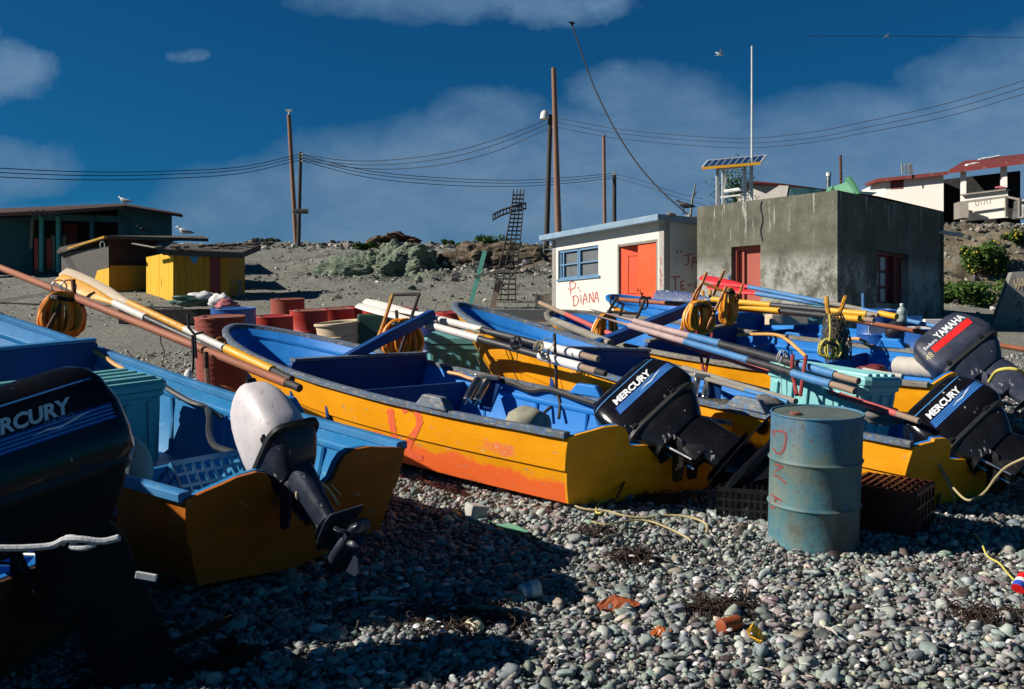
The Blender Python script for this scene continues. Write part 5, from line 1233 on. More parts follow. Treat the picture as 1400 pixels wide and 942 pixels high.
BC=Boat('yellow boat behind the upright blue drum, between boat 12 and the next row',3.18,7.36,-.06,132.9,7.1,1.4,5.76,.75,.51,.47,skew=.25,bulk=3.45,bulkmat='blue_deep',thwarts=((2.6,.12,.3),))
BD=Boat('yellow boat under the teal bin, with the grey and red motor at its stern',4.48,9.80,.01,130.0,4.2,-8.2,6.04,.89,.63,.30,railmat='rail_grey',bulk=3.40,thwarts=((2.85,.08,.3),(1.55,.05,.3)))
BE=Boat('farthest boat, blue inside, with its bow before the orange hut door',5.05,12.35,.0,123,5.0,-4.0,6.1,.86,.62,.34,railmat='blue',bulk=3.35,thwarts=((2.75,.08,.3),))
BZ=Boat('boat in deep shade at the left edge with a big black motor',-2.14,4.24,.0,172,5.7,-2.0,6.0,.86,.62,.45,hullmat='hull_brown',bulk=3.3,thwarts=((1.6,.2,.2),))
# painted number on boat 12
strokes('painted_lettering',plain('number_orange',(.85,.14,.05),.6,sc_=25),BB.hull,BB.bvh,
  [[(533,559),(536,580),(540,600),(543,617)],[(550,562),(558,558),(566,560),(572,569),(573,580),(567,592),(560,604),(556,617)],[(556,614),(564,622),(578,626)]],8.5,.004)
def mpos(b,z=0,y=0): return b.lp(-.03-b.skew*(b.W*.84-y)/(2*b.W*.84),y,b.notch.z+z)
mA,TA=outboard('outboard with a scuffed white cowl, tilted on the nearest boat',mpos(BA,.05,.12),-39.7,41,'white',.80,-14,legk=.84,legw=.95)
mB,TB=outboard('glossy black outboard tilted up on the stern of boat 12',mpos(BB,.0,-.20),-44.4,63,'black',.98,46,legk=.76,legw=1.35)
mC,TC=outboard('black outboard at right, below the grey and red one, on the boat behind the drum',mpos(BC,.02,-.20),-47,60,'black',.90,46,legk=.8,legw=1.35)
mD,TD=outboard('grey outboard with a red stripe and 48, tilted at the right edge',mpos(BD,.03,-.2),-50,54,'navy',.98,40,legk=.9,legw=1.3)
mZ,TZ=outboard('huge looking black outboard cut by the left edge of the picture',mpos(BZ,.13,-.12),-8,22,'black',1.0,34,legk=1.05,legw=1.4,dull=True)
# ------------------------------------------------------------------ loose gear
UPV=Vector((0,0,1))
SLOPE=Matrix.Rotation(math.atan(SL),3,'X')
def gz(x,y): return hz(x,y,False)
def drum(name,label,px,D,r,h,mat,lidmat=None,group=None,cat='drum',z=None,rot=None,dents=0,n=40,sunk=.02,parts=True,seed=1):
    b=W(px,CY,D); b.z=(gz(b.x,b.y) if z is None else z)-sunk; rot=rot or SLOPE
    t=thing(name,label,cat,b,rot=rot,group=group)
    rr=random.Random(seed)
    def jit(a,zz): return dents*mnoise.noise(Vector((math.cos(a)*1.6,math.sin(a)*1.6,zz*3.0+seed)))+ (dents*.35*math.sin(zz*95+2*math.sin(a*2)) if dents>.03 else 0)
    R_=r
    prof=[(R_*.97,0),(R_,.012),(R_*1.0,.04),(R_*.985,.05),(R_*.985,h*.33-.02),(R_*1.0,h*.33-.01),(R_*1.025,h*.33),(R_*1.0,h*.33+.01),(R_*.985,h*.33+.02),(R_*.985,h*.5),(R_*.985,h*.66-.02),(R_*1.0,h*.66-.01),(R_*1.025,h*.66),(R_*1.0,h*.66+.01),(R_*.985,h*.66+.02),(R_*.985,h*.86),(R_*.985,h-.06),(R_*.99,h-.014),(R_*1.008,h-.008),(R_*1.010,h-.001),(R_*1.0,h+.003),(R_*.975,h+.002),(R_*.965,h-.008)]
    if dents>.03:
        extra=[]; zz=.05
        prof=[(R_*.97,0),(R_,.02)]+[(R_*(.99),.05+(h-.1)*i/34) for i in range(35)]+[(R_*1.02,h-.012),(R_*1.01,h+.004),(R_*.955,h-.01)]
    g=G(); g.lathe(prof,b,n,rot,jit); g.f=g.f[:]  
    body=g.obj('body',mat,t,smooth=True)
    g=G(); g.lathe([(R_*.965,h-.012),(R_*.96,h-.006),(R_*.5,h-.004),(.01,h-.003)],b,n,rot); g.obj('lid',lidmat or mat,t,smooth=True)
    if parts:
        g=G(); c=b+rot@Vector((-r*.55,-r*.25,h-.004)); g.lathe([(.034,0),(.036,.012),(.028,.018),(.01,.018)],c,14,rot); g.obj('bung','rust_lid',t,smooth=True)
    return t,b,rot
td,db,drot=drum('oil_drum','tall faded blue drum standing alone on the cobbles with red letters',1111,6.40,.287,.865,'drum_big','drum_top',n=64,dents=.010)
bodyo=[c for c in td.children if c.name.startswith('body')][0] if td.children else None
g=G(); g.lathe([(.287*.985+.001,.05),(.287*.985+.001,.84)],db,64,drot,lambda a,zz:.010*mnoise.noise(Vector((math.cos(a)*1.6,math.sin(a)*1.6,zz*3.0+1)))); dbv=g.bvh()
strokes('painted_lettering','lead_dull',td,dbv,[[(1055,589),(1072,591),(1074,603),(1070,617),(1062,620),(1057,612)],[(1056,588),(1059,596)],
  [(1052,632),(1070,638)],[(1070,638),(1054,648)],[(1054,648),(1064,652),(1075,661)],[(1050,674),(1069,685)],[(1053,694),(1070,692)],[(1060,680),(1059,693)],[(1053,688),(1066,690)]],2.6,.002)
drum('rusty_drum','tall crumpled rust red drum behind the nearest boat, beside a bow',304,12.3,.305,1.02,'drum_rust','rust_lid',dents=.045,seed=5)
drum('blue_drum','bright blue drum just behind the tall crumpled rust red drum',322,13.6,.30,1.03,'drum_blue',seed=2,group='drums grouped behind the boats')
red=[(375,14.3,.87,'bright red drum nearest in the row, just right of the blue drum'),(424,15.1,.90,'second bright red drum of the row, with the pale tub before it'),(461,16.0,.86,'darker red drum right above the pale tub'),(490,16.7,.84,'rusty red drum touching the darker red one, behind the pale tub'),(522,15.6,.85,'red drum behind the raised white oar blades'),(549,16.6,.83,'faded red drum behind the black and yellow iron frame'),(621,15.5,.84,'red drum nearest to the blue bow of the boat behind the drum')]
for i,(px,D,h,l) in enumerate(red): drum('red_drum',l,px,D,.287,h,'drum_red',('drum_red','rust_lid','rust_lid','drum_red','drum_red','rust_lid','drum_red')[i],group='red drums in a row behind the boats',seed=10+i,dents=.008)
drum('rusty_lidded_drum','rust lidded drum standing behind the two bright red ones',395,16.6,.28,.98,'drum_rust','rust_lid',group='drums grouped behind the boats',seed=30)
drum('navy_drum','dark navy drum beside the orange hose coil and teal bin',594,11.9,.17,.98,'drum_navy',seed=31,group='drums grouped behind the boats')
def tub(label,px,D,r,h,mat,z=None,tilt=None):
    b=W(px,CY,D); b.z=gz(b.x,b.y) if z is None else z; rot=tilt or SLOPE; t=thing('tub',label,'tub',b,rot=rot)
    g=G(); g.lathe([(r*.82,0),(r*.84,.01),(r*.93,h*.75),(r*.98,h*.76),(r*.98,h*.80),(r*.94,h*.81),(r*.97,h*.97),(r*1.04,h*.975),(r*1.05,h),(r*1.0,h+.01),(r*.95,h),(r*.90,h*.7),(r*.80,.04),(.01,.03)],b,40,rot); g.obj('shell',mat,t,smooth=True); return t
tub('cream plastic fish tub with an open rim in front of the red drums',472,13.0,.30,.87,'cream',tilt=SLOPE@Matrix.Rotation(R(-5),3,'Y'))
g=G(); g.box(W(513,462,13.0),(.42,.4,.62)); solo(g,'fuel_box','green_dark','dark green box under netting between the pale tub and the coil','box',bevel=.03)
def bin_(label,c,L,Wd,h,rot,mat,group='insulated fish bins',ropes=True):
    """c: centre of the base"""
    t=thing('fish_bin',label,'fish bin',c,rot=rot,group=group); T=lambda x,y,z:c+rot@Vector((x,y,z)); a,b=L/2,Wd/2
    def rr(x,y,z,q=.04): return [T(sx*(x-(q if k in(0,1) else 0)),sy*(y-(0 if k in (0,1) else q)),z) for sx,sy,ks in ((-1,-1,(2,0)),(1,-1,(0,2)),(1,1,(2,0)),(-1,1,(0,2))) for k in ks]
    g=G(); g.rings([rr(a*.88,b*.86,0),rr(a*.90,b*.88,.03),rr(a*.94,b*.93,h*.80),rr(a*.98,b*.98,h*.81),rr(a*.98,b*.98,h*.88)]); body=g.obj('body',mat,t,bevel=.01)
    k=0
    for sgn in (-1,1):
        for i in range(6):
            g=G(); x=-a*.75+i*a*.3; g.rings([[T(x-.022,sgn*b*.86,.05),T(x+.022,sgn*b*.86,.05),T(x+.022,sgn*(b*.90+.014),.05),T(x-.022,sgn*(b*.90+.014),.05)],[T(x-.022,sgn*b*.9,h*.76),T(x+.022,sgn*b*.9,h*.76),T(x+.022,sgn*(b*.95+.014),h*.76),T(x-.022,sgn*(b*.95+.014),h*.76)]]); g.obj('rib',mat,body,bevel=.006)
        for i in range(3):
            g=G(); y=-b*.6+i*b*.6; g.rings([[T(sgn*a*.86,y-.022,.05),T(sgn*a*.86,y+.022,.05),T(sgn*(a*.90+.014),y+.022,.05),T(sgn*(a*.90+.014),y-.022,.05)],[T(sgn*a*.9,y-.022,h*.76),T(sgn*a*.9,y+.022,h*.76),T(sgn*(a*.95+.014),y+.022,h*.76),T(sgn*(a*.95+.014),y-.022,h*.76)]]); g.obj('rib',mat,body,bevel=.006)
    g=G(); g.rings([rr(a,b,h*.885),rr(a*1.01,b*1.01,h*.89),rr(a*1.01,b*1.01,h*.96),rr(a*.97,b*.96,h)]); lid=g.obj('lid',mat,t,bevel=.012)
    for i in range(4):
        y=-b*.66+i*b*.44; g=G(); g.rings([[T(x,y-.04,h-.002),T(x,y+.04,h-.002),T(x,y+.03,h+.022),T(x,y-.03,h+.022)] for x in (-a*.9,a*.9)]); g.obj('lid_ridge',mat,lid,bevel=.006)
    if ropes:
        g=G(); g.tube(smoothpath([T(a*.95,-.12,h*.72),T(a*1.02,-.08,h*.55),T(a*1.02,.05,h*.52),T(a*.95,.12,h*.72)],5),.009,6); g.obj('rope_handle','rope_tan',t)
    return t
def brot(b,deg=0): return b.mw.to_3x3()@Matrix.Rotation(R(deg),3,'Z')
bin_('dull teal lidded fish bin lying across the nearest boat',BA.lp(2.55,.02,.20),1.12,.62,.62,brot(BA,88),'teal_plastic')
bin_('bright aqua lidded fish bin under the blue and black oars',BC.lp(1.16,-.28,.27),.95,.58,.62,brot(BC,0),'aqua_plastic')
bb=W(633,CY,11.6); bb.z=gz(bb.x,bb.y); bin_('aqua fish bin with tarnished side standing between boat 12 and the next bow',bb,.72,.6,.86,Matrix.Rotation(R(-12),3,'Z')@SLOPE,'teal_plastic')
bin_('added aqua fish bin out of view, lowest of the stack shading the nearest boat',Vector((-3.75,5.0,.95)),.8,1.15,.62,Matrix.Rotation(R(6),3,'Z'),'aqua_plastic')  # unseen stack, added beyond the left edge to shade the nearest boat's quarter
bin_('added aqua fish bin out of view, top of the stack shading the nearest boat',Vector((-3.75,5.05,1.60)),.8,1.15,.62,Matrix.Rotation(R(2),3,'Z'),'aqua_plastic')
def basket(label,c,L,Wd,h,rot,mat,cat='crate'):
    t=thing('plastic_crate',label,cat,c,rot=rot); T=lambda x,y,z:c+rot@Vector((x,y,z)); a,b=L/2,Wd/2
    g=G()
    def bar(p,q,w=.014,hh=.014): g.beam(T(*p),T(*q),w,hh,up=rot@Vector((.01,.02,1)))
    for i in range(7): x=-a+L*i/6; bar((x,-b,0),(x,b,0))
    for i in range(5): y=-b+Wd*i/4; bar((-a,y,.001),(a,y,.001))
    g.obj('bottom_grid',mat,t)
    for sgn in (-1,1):
        g=G()
        for k in range(4): bar((-a,sgn*b,h*(k+.15)/3.3),(a,sgn*b,h*(k+.15)/3.3),.014,.03 if k==3 else .018)
        for i in range(9): x=-a+L*i/8; g.beam(T(x,sgn*b,0),T(x,sgn*b,h),.014,.014,up=rot@Vector((0,1,.01)))
        g.obj('side_panel',mat,t)
        g=G()
        for k in range(4): g.beam(T(sgn*a,-b,h*(k+.15)/3.3),T(sgn*a,b,h*(k+.15)/3.3),.014,.03 if k==3 else .018,up=rot@Vector((0,.01,1)))
        for i in range(6): y=-b+Wd*i/5; g.beam(T(sgn*a,y,0),T(sgn*a,y,h),.014,.014,up=rot@Vector((1,0,.01)))
        g.obj('side_panel',mat,t)
    return t
basket('bright blue plastic basket lying on its side in the stern of the nearest boat',BA.lp(.62,.18,.36),.46,.36,.24,brot(BA,85)@Matrix.Rotation(R(38),3,'X'),'crate_blue')
cb=W(1216,CY,6.72); cb.z=gz(cb.x,cb.y)+.0
t=basket('dark red plastic crate in the shade beside the upright blue drum',cb,.44,.40,.31,SLOPE@Matrix.Rotation(R(-38),3,'Z'),'crate_red')
rot_=SLOPE@Matrix.Rotation(R(-38),3,'Z')
for sx,sy,l,w in ((0,-1,.42,.008),(0,1,.42,.008),(1,0,.008,.38),(-1,0,.008,.38)):
    g=G(); g.box(cb+rot_@Vector((sx*.212,sy*.192,.15)),(l,w,.26),rot_); g.obj('wall','crate_red',t)
g=G()
for i in range(9): g.beam(cb+rot_@Vector((-.21+i*.0525,-.19,.312)),cb+rot_@Vector((-.21+i*.0525,.19,.312)),.020,.012)
g.obj('top_grid','chrome_dull' if 0 else 'crate_red',t)
cb=W(1018,CY,7.02); cb.z=gz(cb.x,cb.y); r2=SLOPE@Matrix.Rotation(R(-20),3,'Z'); t=basket('black plastic crate beneath the propeller of boat 12',cb,.34,.30,.22,r2,'black_mid')
for sx,sy,l,w in ((0,-1,.32,.006),(1,0,.006,.28),(-1,0,.006,.28)): 
    g=G(); g.box(cb+r2@Vector((sx*.16,sy*.142,.11)),(l,w,.18),r2); g.obj('wall','black_gloss',t)
# oars and poles
def oar(name,label,p0,p1,segs,blade,r=.024,bl=.85,bw=.075,up=(0,0,1),group='oars laid along the boats'):
    """p0 handle end, p1 blade tip; segs: [(fraction end, material, radius factor)]"""
    d=(p1-p0); L=d.length; d.normalize(); side=Vector(up).cross(d).normalized(); u_=d.cross(side)
    t=thing(name,label,'oar',p0,group=group); a=0
    Ls=L-bl if blade else L
    for k,(f,m,rf) in enumerate(segs):
        q0=p0+d*(Ls*a); q1=p0+d*(Ls*f+(.05 if k==len(segs)-1 and blade else 0)); g=G(); g.tube([q0,q0.lerp(q1,.5)+u_*random.uniform(-.004,.004),q1],[r*rf]*3,10); g.obj('grip' if k==0 else 'shaft',m,t,smooth=True); a=f
    if blade:
        rr=[]; b0=p0+d*Ls
        for q,w,th in ((0,.022,.02),(.15,.035,.018),(.35,bw*.85,.013),(.6,bw,.010),(.85,bw*.97,.008),(.96,bw*.85,.007),(1,bw*.72,.005)):
            c=b0+d*(bl*q); rr.append([c+side*(w*math.cos(a_))*1.0+u_*(th*math.sin(a_)) for a_ in [2*math.pi*i/12 for i in range(12)]])
        g=G(); g.rings(rr); g.obj('blade',blade,t,smooth=True)
    return t
UP_=Vector((.5,-.75,.5))
oar('oar','beige bladed oar with a flaked yellow shaft lying over the nearest boat',W(399,519,7.45),W(86,371,10.0),[(.10,'black_iron',.95),(.36,'oar_yellow2',1.25),(.62,'oar_white',.95),(1,'oar_yellow',.95)],'oar_beige',r=.032,bl=1.45,bw=.072,up=(.3,-.9,.3))
oar('oar','yellow bladed oar with a white neck, lower one over the nearest boat',W(335,497,7.85),W(80,379,9.9),[(.3,'black_iron',.9),(.75,'oar_black',.9),(1,'oar_white',1.2)],'oar_yellow',r=.030,bl=1.2,bw=.07,up=(.3,-.9,.3))
g=G(); c=W(301,470,8.2); dd=(W(86,371,10.0)-W(399,519,7.45)).normalized(); 
ring=[]
x_=dd.orthogonal().normalized(); y_=dd.cross(x_)
g.tube([c+x_*.05*math.cos(a)+y_*.05*math.sin(a) for a in [2*math.pi*i/18 for i in range(18)]],.012,7,closed=True); solo(g,'oar_collar','orange_iron','orange ring collar round the yellow grip of the beige bladed oar','collar',smooth=True)
oar('pole','long straight reddish brown pole reaching from the left edge over the nearest boat',W(410,531,7.30),W(-12,361,10.4),[(.03,'black_iron',.9),(1,'rust_wood',1)],None,r=.034,group='poles laid along the boats')
oar('oar','white bladed oar with an upper white grip sleeve, beside boat 12',W(818,491,8.75),W(498,411,11.6),[(.08,'raw_wood',.9),(.27,'oar_cleanwhite',1.25),(.62,'oar_black',1.0),(1,'oar_white',1.15)],'oar_white',r=.034,bl=1.2,bw=.052,up=(.3,-.9,.3))
oar('oar','white bladed oar with a lower white grip sleeve, beside boat 12',W(828,511,8.45),W(488,417,11.4),[(.04,'black_iron',.8),(.11,'raw_wood',.9),(.30,'oar_cleanwhite',1.25),(.62,'oar_black',1.0),(1,'oar_white',1.15)],'oar_white',r=.034,bl=1.2,bw=.052,up=(.3,-.9,.3))
oar('oar','oar with a blue grip and long black middle, above the aqua bin',W(1174,521,7.62),W(812,424,11.2),[(.08,'raw_wood',.85),(.21,'oar_blue',1.1),(.55,'oar_black',1.15),(.70,'oar_blue',1.1),(1,'oar_pink',1.0)],'oar_pink',r=.032,bl=.9,bw=.08,up=UP_)
oar('oar','oar with a blue grip and short grey middle, lowest above the aqua bin',W(1169,535,7.5),W(806,429,11.1),[(.08,'raw_wood',.85),(.22,'oar_blue',1.1),(.40,'oar_black',1.0),(.70,'oar_blue',1.0),(1,'oar_pink',1.0)],'oar_pink',r=.032,bl=.9,bw=.08,up=UP_)
oar('pole','red pole with a grey tip poking out below the blue oars toward the black motor',W(1257,576,7.3),W(888,456,10.3),[(.06,'raw_wood',.9),(1,'red_pole',1)],None,r=.026,group='poles laid along the boats')
oar('oar','red bladed oar with a blue shaft, uppermost in front of the salmon door',W(1226,433,11.3),W(958,379,14.6),[(.10,'oar_yellow2',1.2),(.2,'oar_blue',1.0),(.45,'grey_wood',1.0),(1,'oar_blue',1.0)],'oar_red',r=.030,bl=1.15,bw=.065,up=(.1,-1,.25))
oar('oar','red bladed oar with a blue shaft, lower one in front of the salmon door',W(1196,427,11.7),W(968,391,14.3),[(.2,'grey_wood',1.0),(1,'oar_blue',1.0)],'oar_red',r=.030,bl=1.05,bw=.06,up=(.1,-1,.25))
oar('oar','oar with a dark blue flaked blade and a yellow grip, before the hut',W(1201,431,11.5),W(895,402,14.4),[(.06,'raw_wood',.9),(.26,'oar_yellow2',1.15),(.62,'oar_black',1.05),(1,'oar_yellow2',1.15)],'oar_darkblue',r=.034,bl=1.15,bw=.085,up=(.1,-1,.25))
oar('oar','second yellow gripped oar, lying just under the flaked blue one',W(1195,438,11.3),W(950,413,14.0),[(.06,'raw_wood',.9),(.24,'oar_yellow2',1.15),(.66,'oar_black',1.05),(1,'oar_yellow2',1.1)],'oar_darkblue',r=.034,bl=.9,bw=.06,up=(.1,-1,.25))
oar('pole','reddish brown pole lying level above the blue rail of the farthest boat',W(1132,432,12.4),W(842,409,15.2),[(1,'rust_wood',1)],None,r=.034,group='poles laid along the boats')
oar('pole','reddish brown pole passing behind the grey motor toward the right edge',W(1425,482,11.6),W(1150,435,12.9),[(1,'rust_wood',1)],None,r=.032,group='poles laid along the boats')
oar('pole','slim blue pole lying behind the clear bottle',W(1296,450,12.0),W(1205,430,13.0),[(1,'oar_blue',1)],None,r=.028,group='poles laid along the boats')
oar('pole','grey paddle shaft lying low along the boat behind the blue drum',W(1088,549,8.05),W(935,503,9.6),[(1,'grey_wood',1)],None,r=.026,group='poles laid along the boats')
oar('pole','second thinner grey shaft lying low along the boat behind the blue drum',W(1078,550,8.1),W(944,512,9.4),[(.4,'oar_blue',1),(1,'grey_wood',1)],None,r=.020,group='poles laid along the boats')
oar('pole','brown to red pole slanting down before the hut wall',W(845,461,12.2),W(738,414,14.8),[(.62,'red_pole',1),(1,'raw_wood',1)],None,r=.034,group='poles laid along the boats')
oar('pole','weathered grey board resting across the second row bow',W(835,470,11.5),W(757,438,13.6),[(1,'grey_wood',1)],None,r=.05,group='poles laid along the boats')
# slanting blue boards fixed in the boats
def slant(b,a,c,w,h,label=None):
    g=G(); g.beam(a,c,w,h); o=b.part(g,'slanting_board','blue_deep',bevel=.012)
    return o
slant(BB,W(474,491,9.7),W(532,459,10.0),.12,.10); slant(BB,W(530,461,9.98),W(592,430,10.4),.10,.11)
slant(BD,W(812,474,11.6),W(952,418,13.0),.16,.13)
# iron frames carrying the oars; each is fixed to its boat
def rods(b,name,mat,lines,r=.014):
    g=G()
    for ln in lines: g.tube([W(*p) for p in ln],r,7)
    return b.part(g,name,mat,smooth=True)
rods(BA,'oar_rack','rust_iron',[[(100,382,9.4),(102,412,9.4),(112,418,9.3)],[(92,402,9.3),(56,466,9.1)],[(72,402,9.5),(70,420,9.5),(48,466,9.3)]],.022)
rods(BA,'oar_hook','black_iron',[[(257,429,8.0),(258,448,8.0),(266,457,8.0),(278,454,8.0)],[(263,458,8.0),(264,492,8.0),(262,515,7.95)],[(266,458,8.0),(268,490,8.0)]],.012)
rods(BA,'iron_post','rust_iron',[[(281,481,7.9),(282,505,7.9),(284,533,7.7)]],.022)
rods(BB,'oar_rack','black_iron',[[(573,402,10.5),(562,435,10.4),(543,492,10.2)],[(537,403,10.6),(574,402,10.5)],[(542,424,10.5),(543,440,10.5)]],.018)
rods(BB,'oar_rack','yellow_iron',[[(537,403,10.6),(525,440,10.5),(512,475,10.4)],[(523,447,10.5),(560,448,10.4)]],.020)
rods(BB,'iron_post','black_iron',[[(758,456,9.0),(760,500,9.0),(761,532,9.05),(758,552,9.1),(740,568,9.0)],[(761,532,9.05),(766,552,9.0),(764,572,8.9)]],.015)
rods(BB,'oar_hook','black_iron',[[(736,470,9.05),(737,480,9.0),(742,490,8.9),(750,491,8.85)],[(750,478,8.9),(749,486,8.85),(752,494,8.8)]],.012)
rods(BC,'oar_rack','red_iron',[[(953,452,9.9),(953,476,9.9),(958,483,9.9),(962,512,9.7)],[(974,455,9.9),(970,482,9.9),(964,512,9.7)],[(958,483,9.9),(969,485,9.9)],[(1084,485,8.2),(1082,508,8.15),(1086,522,8.1),(1089,540,8.0)],[(1102,487,8.1),(1098,515,8.0),(1094,542,8.0)],[(1084,515,8.1),(1100,516,8.0)]],.016)
rods(BD,'oar_rack','black_iron',[[(843,407,13.3),(833,425,13.2),(819,455,12.8)],[(882,409,13.2),(874,428,13.1),(864,446,12.8)],[(830,426,13.2),(873,429,13.1)],[(818,453,12.8),(846,457,12.8)],[(852,415,13.3),(848,432,13.2)],[(878,400,13.3),(877,408,13.3),(890,407,13.3)]],.020)
for cx_,cy_ in ((840,412),(880,414)):
    g=G(); c=W(cx_,cy_,13.2); g.tube([c+Vector((.055*math.cos(a),.01*math.sin(a),.085*math.sin(a))) for a in [2*math.pi*i/16 for i in range(16)]],.012,6,closed=True); BD.part(g,'rack_ring','black_iron',smooth=True)
rods(BD,'oar_rack','orange_iron',[[(951,410,12.4),(966,372,12.3)],[(962,387,12.3),(1006,405,12.2)],[(975,404,12.4),(990,370,12.3)],[(965,452,12.1),(993,392,12.2)],[(930,452,12.3),(952,398,12.3),(961,386,12.3)],[(936,444,12.2),(962,453,12.1)],[(948,400,12.4),(950,418,12.4)],[(1015,389,12.5),(1008,412,12.4)]],.018)
rods(BE,'iron_post','oar_blue',[[(997,377,14.5),(997,396,14.5)],[(1180,401,12.9),(1180,420,12.9)]],.02)
rods(BE,'oar_rack','yellow_iron',[[(961,398,14.6),(962,416,14.5)],[(971,392,14.7),(971,408,14.6)]],.022)
rods(BD,'oar_crutch','yellow_iron',[[(1130,406,11.4),(1131,422,11.35),(1134,432,11.3),(1140,470,11.3)],[(1156,406,11.5),(1151,420,11.4),(1147,429,11.3)],[(1134,431,11.3),(1147,429,11.3)]],.026)
for cx_,cy_ in ((81,392),(94,392)):
    g=G(); c=W(cx_,cy_,9.4); g.tube([c+Vector((.062*math.cos(a),.02*math.cos(a),.062*math.sin(a))) for a in [2*math.pi*i/18 for i in range(18)]],.008,6,closed=True); BA.part(g,'steel_ring','steel',smooth=True)
# hose coils
def coil(label,px0,py0,px1,py1,D,mat,r=.014,n=16,seed=1,yaw=.5,fat=.10):
    top=W((px0+px1)/2,py0,D); bot=W((px0+px1)/2,py1,D); h=(top-bot).length; w=(W(px1,py0,D)-W(px0,py0,D)).length
    rr=random.Random(seed); g=G(); P=[]
    dx=Vector((math.cos(yaw*.5),math.sin(yaw*.5),0)); dy=Vector((-math.sin(yaw*.5),math.cos(yaw*.5),0))
    for k in range(n):
        wl=w/2*rr.uniform(.03,1.0)**.75; wr=w/2*rr.uniform(.03,1.0)**.75; hk=h*rr.uniform(.88,1.0); o0=dy*rr.uniform(-fat,fat); tilt=rr.uniform(-.06,.06)*w
        # one hanging loop: up one side, over the hook, down the other, round the bottom
        for q,xx,zz in ((0,-.5,-.96),(1,-.88,-.84),(2,-1.0,-.6),(3,-.85,-.3),(4,-.42,-.05),(5,.42,-.03),(6,.85,-.3),(7,1.0,-.6),(8,.88,-.85),(9,.5,-.97),(10,0,-1.0)):
            ww=wl if xx<0 else wr
            P.append(top+dx*(xx*ww+tilt*abs(zz)+rr.uniform(-.01,.01))+UPV*(zz*hk+rr.uniform(-.008,.008))+o0*(.5+.5*abs(zz))+dy*rr.uniform(-.015,.015))
    g.tube(smoothpath(P,3),r,6); t=thing('hose_coil',label,'hose',bot,group='coils of diving hose hung on the boats'); g.obj('hose',mat,t,smooth=True)
    g=G()
    for dz in (0,.012,.024): g.tube([top+dx*(w*.30*math.cos(a))+dy*(fat*1.25*math.sin(a))+UPV*(-.045-dz+.015*math.sin(a*2)) for a in [2*math.pi*i/14 for i in range(14)]],.007,5,closed=True)
    g.obj('tie','rubber',t); return t
coil('thick bundle of orange hose hanging over the nearest boat at left',58,400,113,462,9.3,'hose_orange',.0175,36,1)
coil('orange hose coil hanging from the yellow and black frame behind boat 12',521,437,577,491,10.4,'hose_orange',.0155,30,2)
coil('yellow orange hose coil hanging on the black ringed frame',808,430,851,480,12.6,'hose_yellow',.015,15,3)
coil('yellow hose coil nearest the orange iron frame, left of the salmon door',934,412,977,458,12.2,'hose_yellow',.015,26,4)
coil('yellow hose coil hanging before the salmon door',984,394,1008,444,12.5,'hose_yellow',.014,18,5)
def pathobj(name,label,cat,pts,r,mat,n=7,group=None,k=5):
    g=G(); P=[W(*p) for p in pts]; g.tube(smoothpath(P,k),r,n); return solo(g,name,mat,label,cat,group,smooth=True)
def boatpath(b,name,pts,r,mat,n=7,k=5):
    g=G(); g.tube(smoothpath([W(*p) for p in pts],k),r,n); return b.part(g,name,mat,smooth=True)
boatpath(BA,'air_hose',[(125,478,8.4),(140,486,8.3),(157,498,8.2),(170,505,8.1)],.018,'hose_tan')
boatpath(BA,'control_cable',[(208,516,7.9),(232,533,7.7),(262,550,7.5),(280,556,7.35),(286,568,7.0),(286,592,6.7),(292,608,6.4),(306,615,6.1),(322,620,5.9)],.022,'rubber')
boatpath(BA,'ground_cable',[(284,560,7.3),(296,566,7.2),(304,572,7.1)],.012,'rubber')
boatpath(BB,'air_hose',[(612,509,10.0),(628,512,9.9),(645,518,9.8),(662,519,9.7)],.018,'hose_tan')
boatpath(BB,'control_cable',[(672,518,9.6),(700,524,9.4),(725,534,9.25),(752,533,9.1),(790,545,8.8),(815,553,8.6)],.028,'rubber')
boatpath(BB,'gunwale_hose',[(497,541,8.65),(530,549,8.4),(570,557,8.1),(620,565,7.8),(650,572,7.62)],.026,'rubber')
boatpath(BD,'air_hose',[(1008,458,12.3),(1035,457,12.1),(1062,458,11.9),(1078,466,11.7),(1094,480,11.4),(1102,487,11.2)],.020,'hose_tan')
boatpath(BD,'air_hose',[(1158,465,11.6),(1170,463,11.5),(1180,466,11.3),(1187,471,11.2)],.020,'hose_tan')
def rollers(b,a,c,a2,c2,D,r=.046):
    for p,q in ((a,c),(a2,c2)):
        g=G(); P=W(*p,D);Q=W(*q,D-.25); d=(Q-P); g.tube([P,P+d*.03,P+d*.97,Q],[r*.8,r,r,r*.8],14); g.tube([Q,Q+d*.16],.010,6); g.tube([P,P-d*.10],.012,6); b.part(g,'steel_roller','steel',smooth=True)
    g=G(); P=W(a[0]-4,a[1]-5,D+.02);Q=W(a2[0]+14,a2[1]-2,D-.05); g.beam(P,Q,.07,.05); b.part(g,'roller_bracket','chrome_dull',bevel=.01)
    g=G(); P=W(a2[0]+10,a2[1]+2,D);Q=W(c2[0]+12,c2[1]+10,D-.25); g.beam(P,Q,.05,.12,up=(1,0,0)); b.part(g,'roller_post','blue_deep',bevel=.01)
rollers(BB,(654,519),(638,549),(669,519),(651,550),9.5)
rollers(BC,(953,518),(948,545),(968,520),(963,545),9.2,.033)
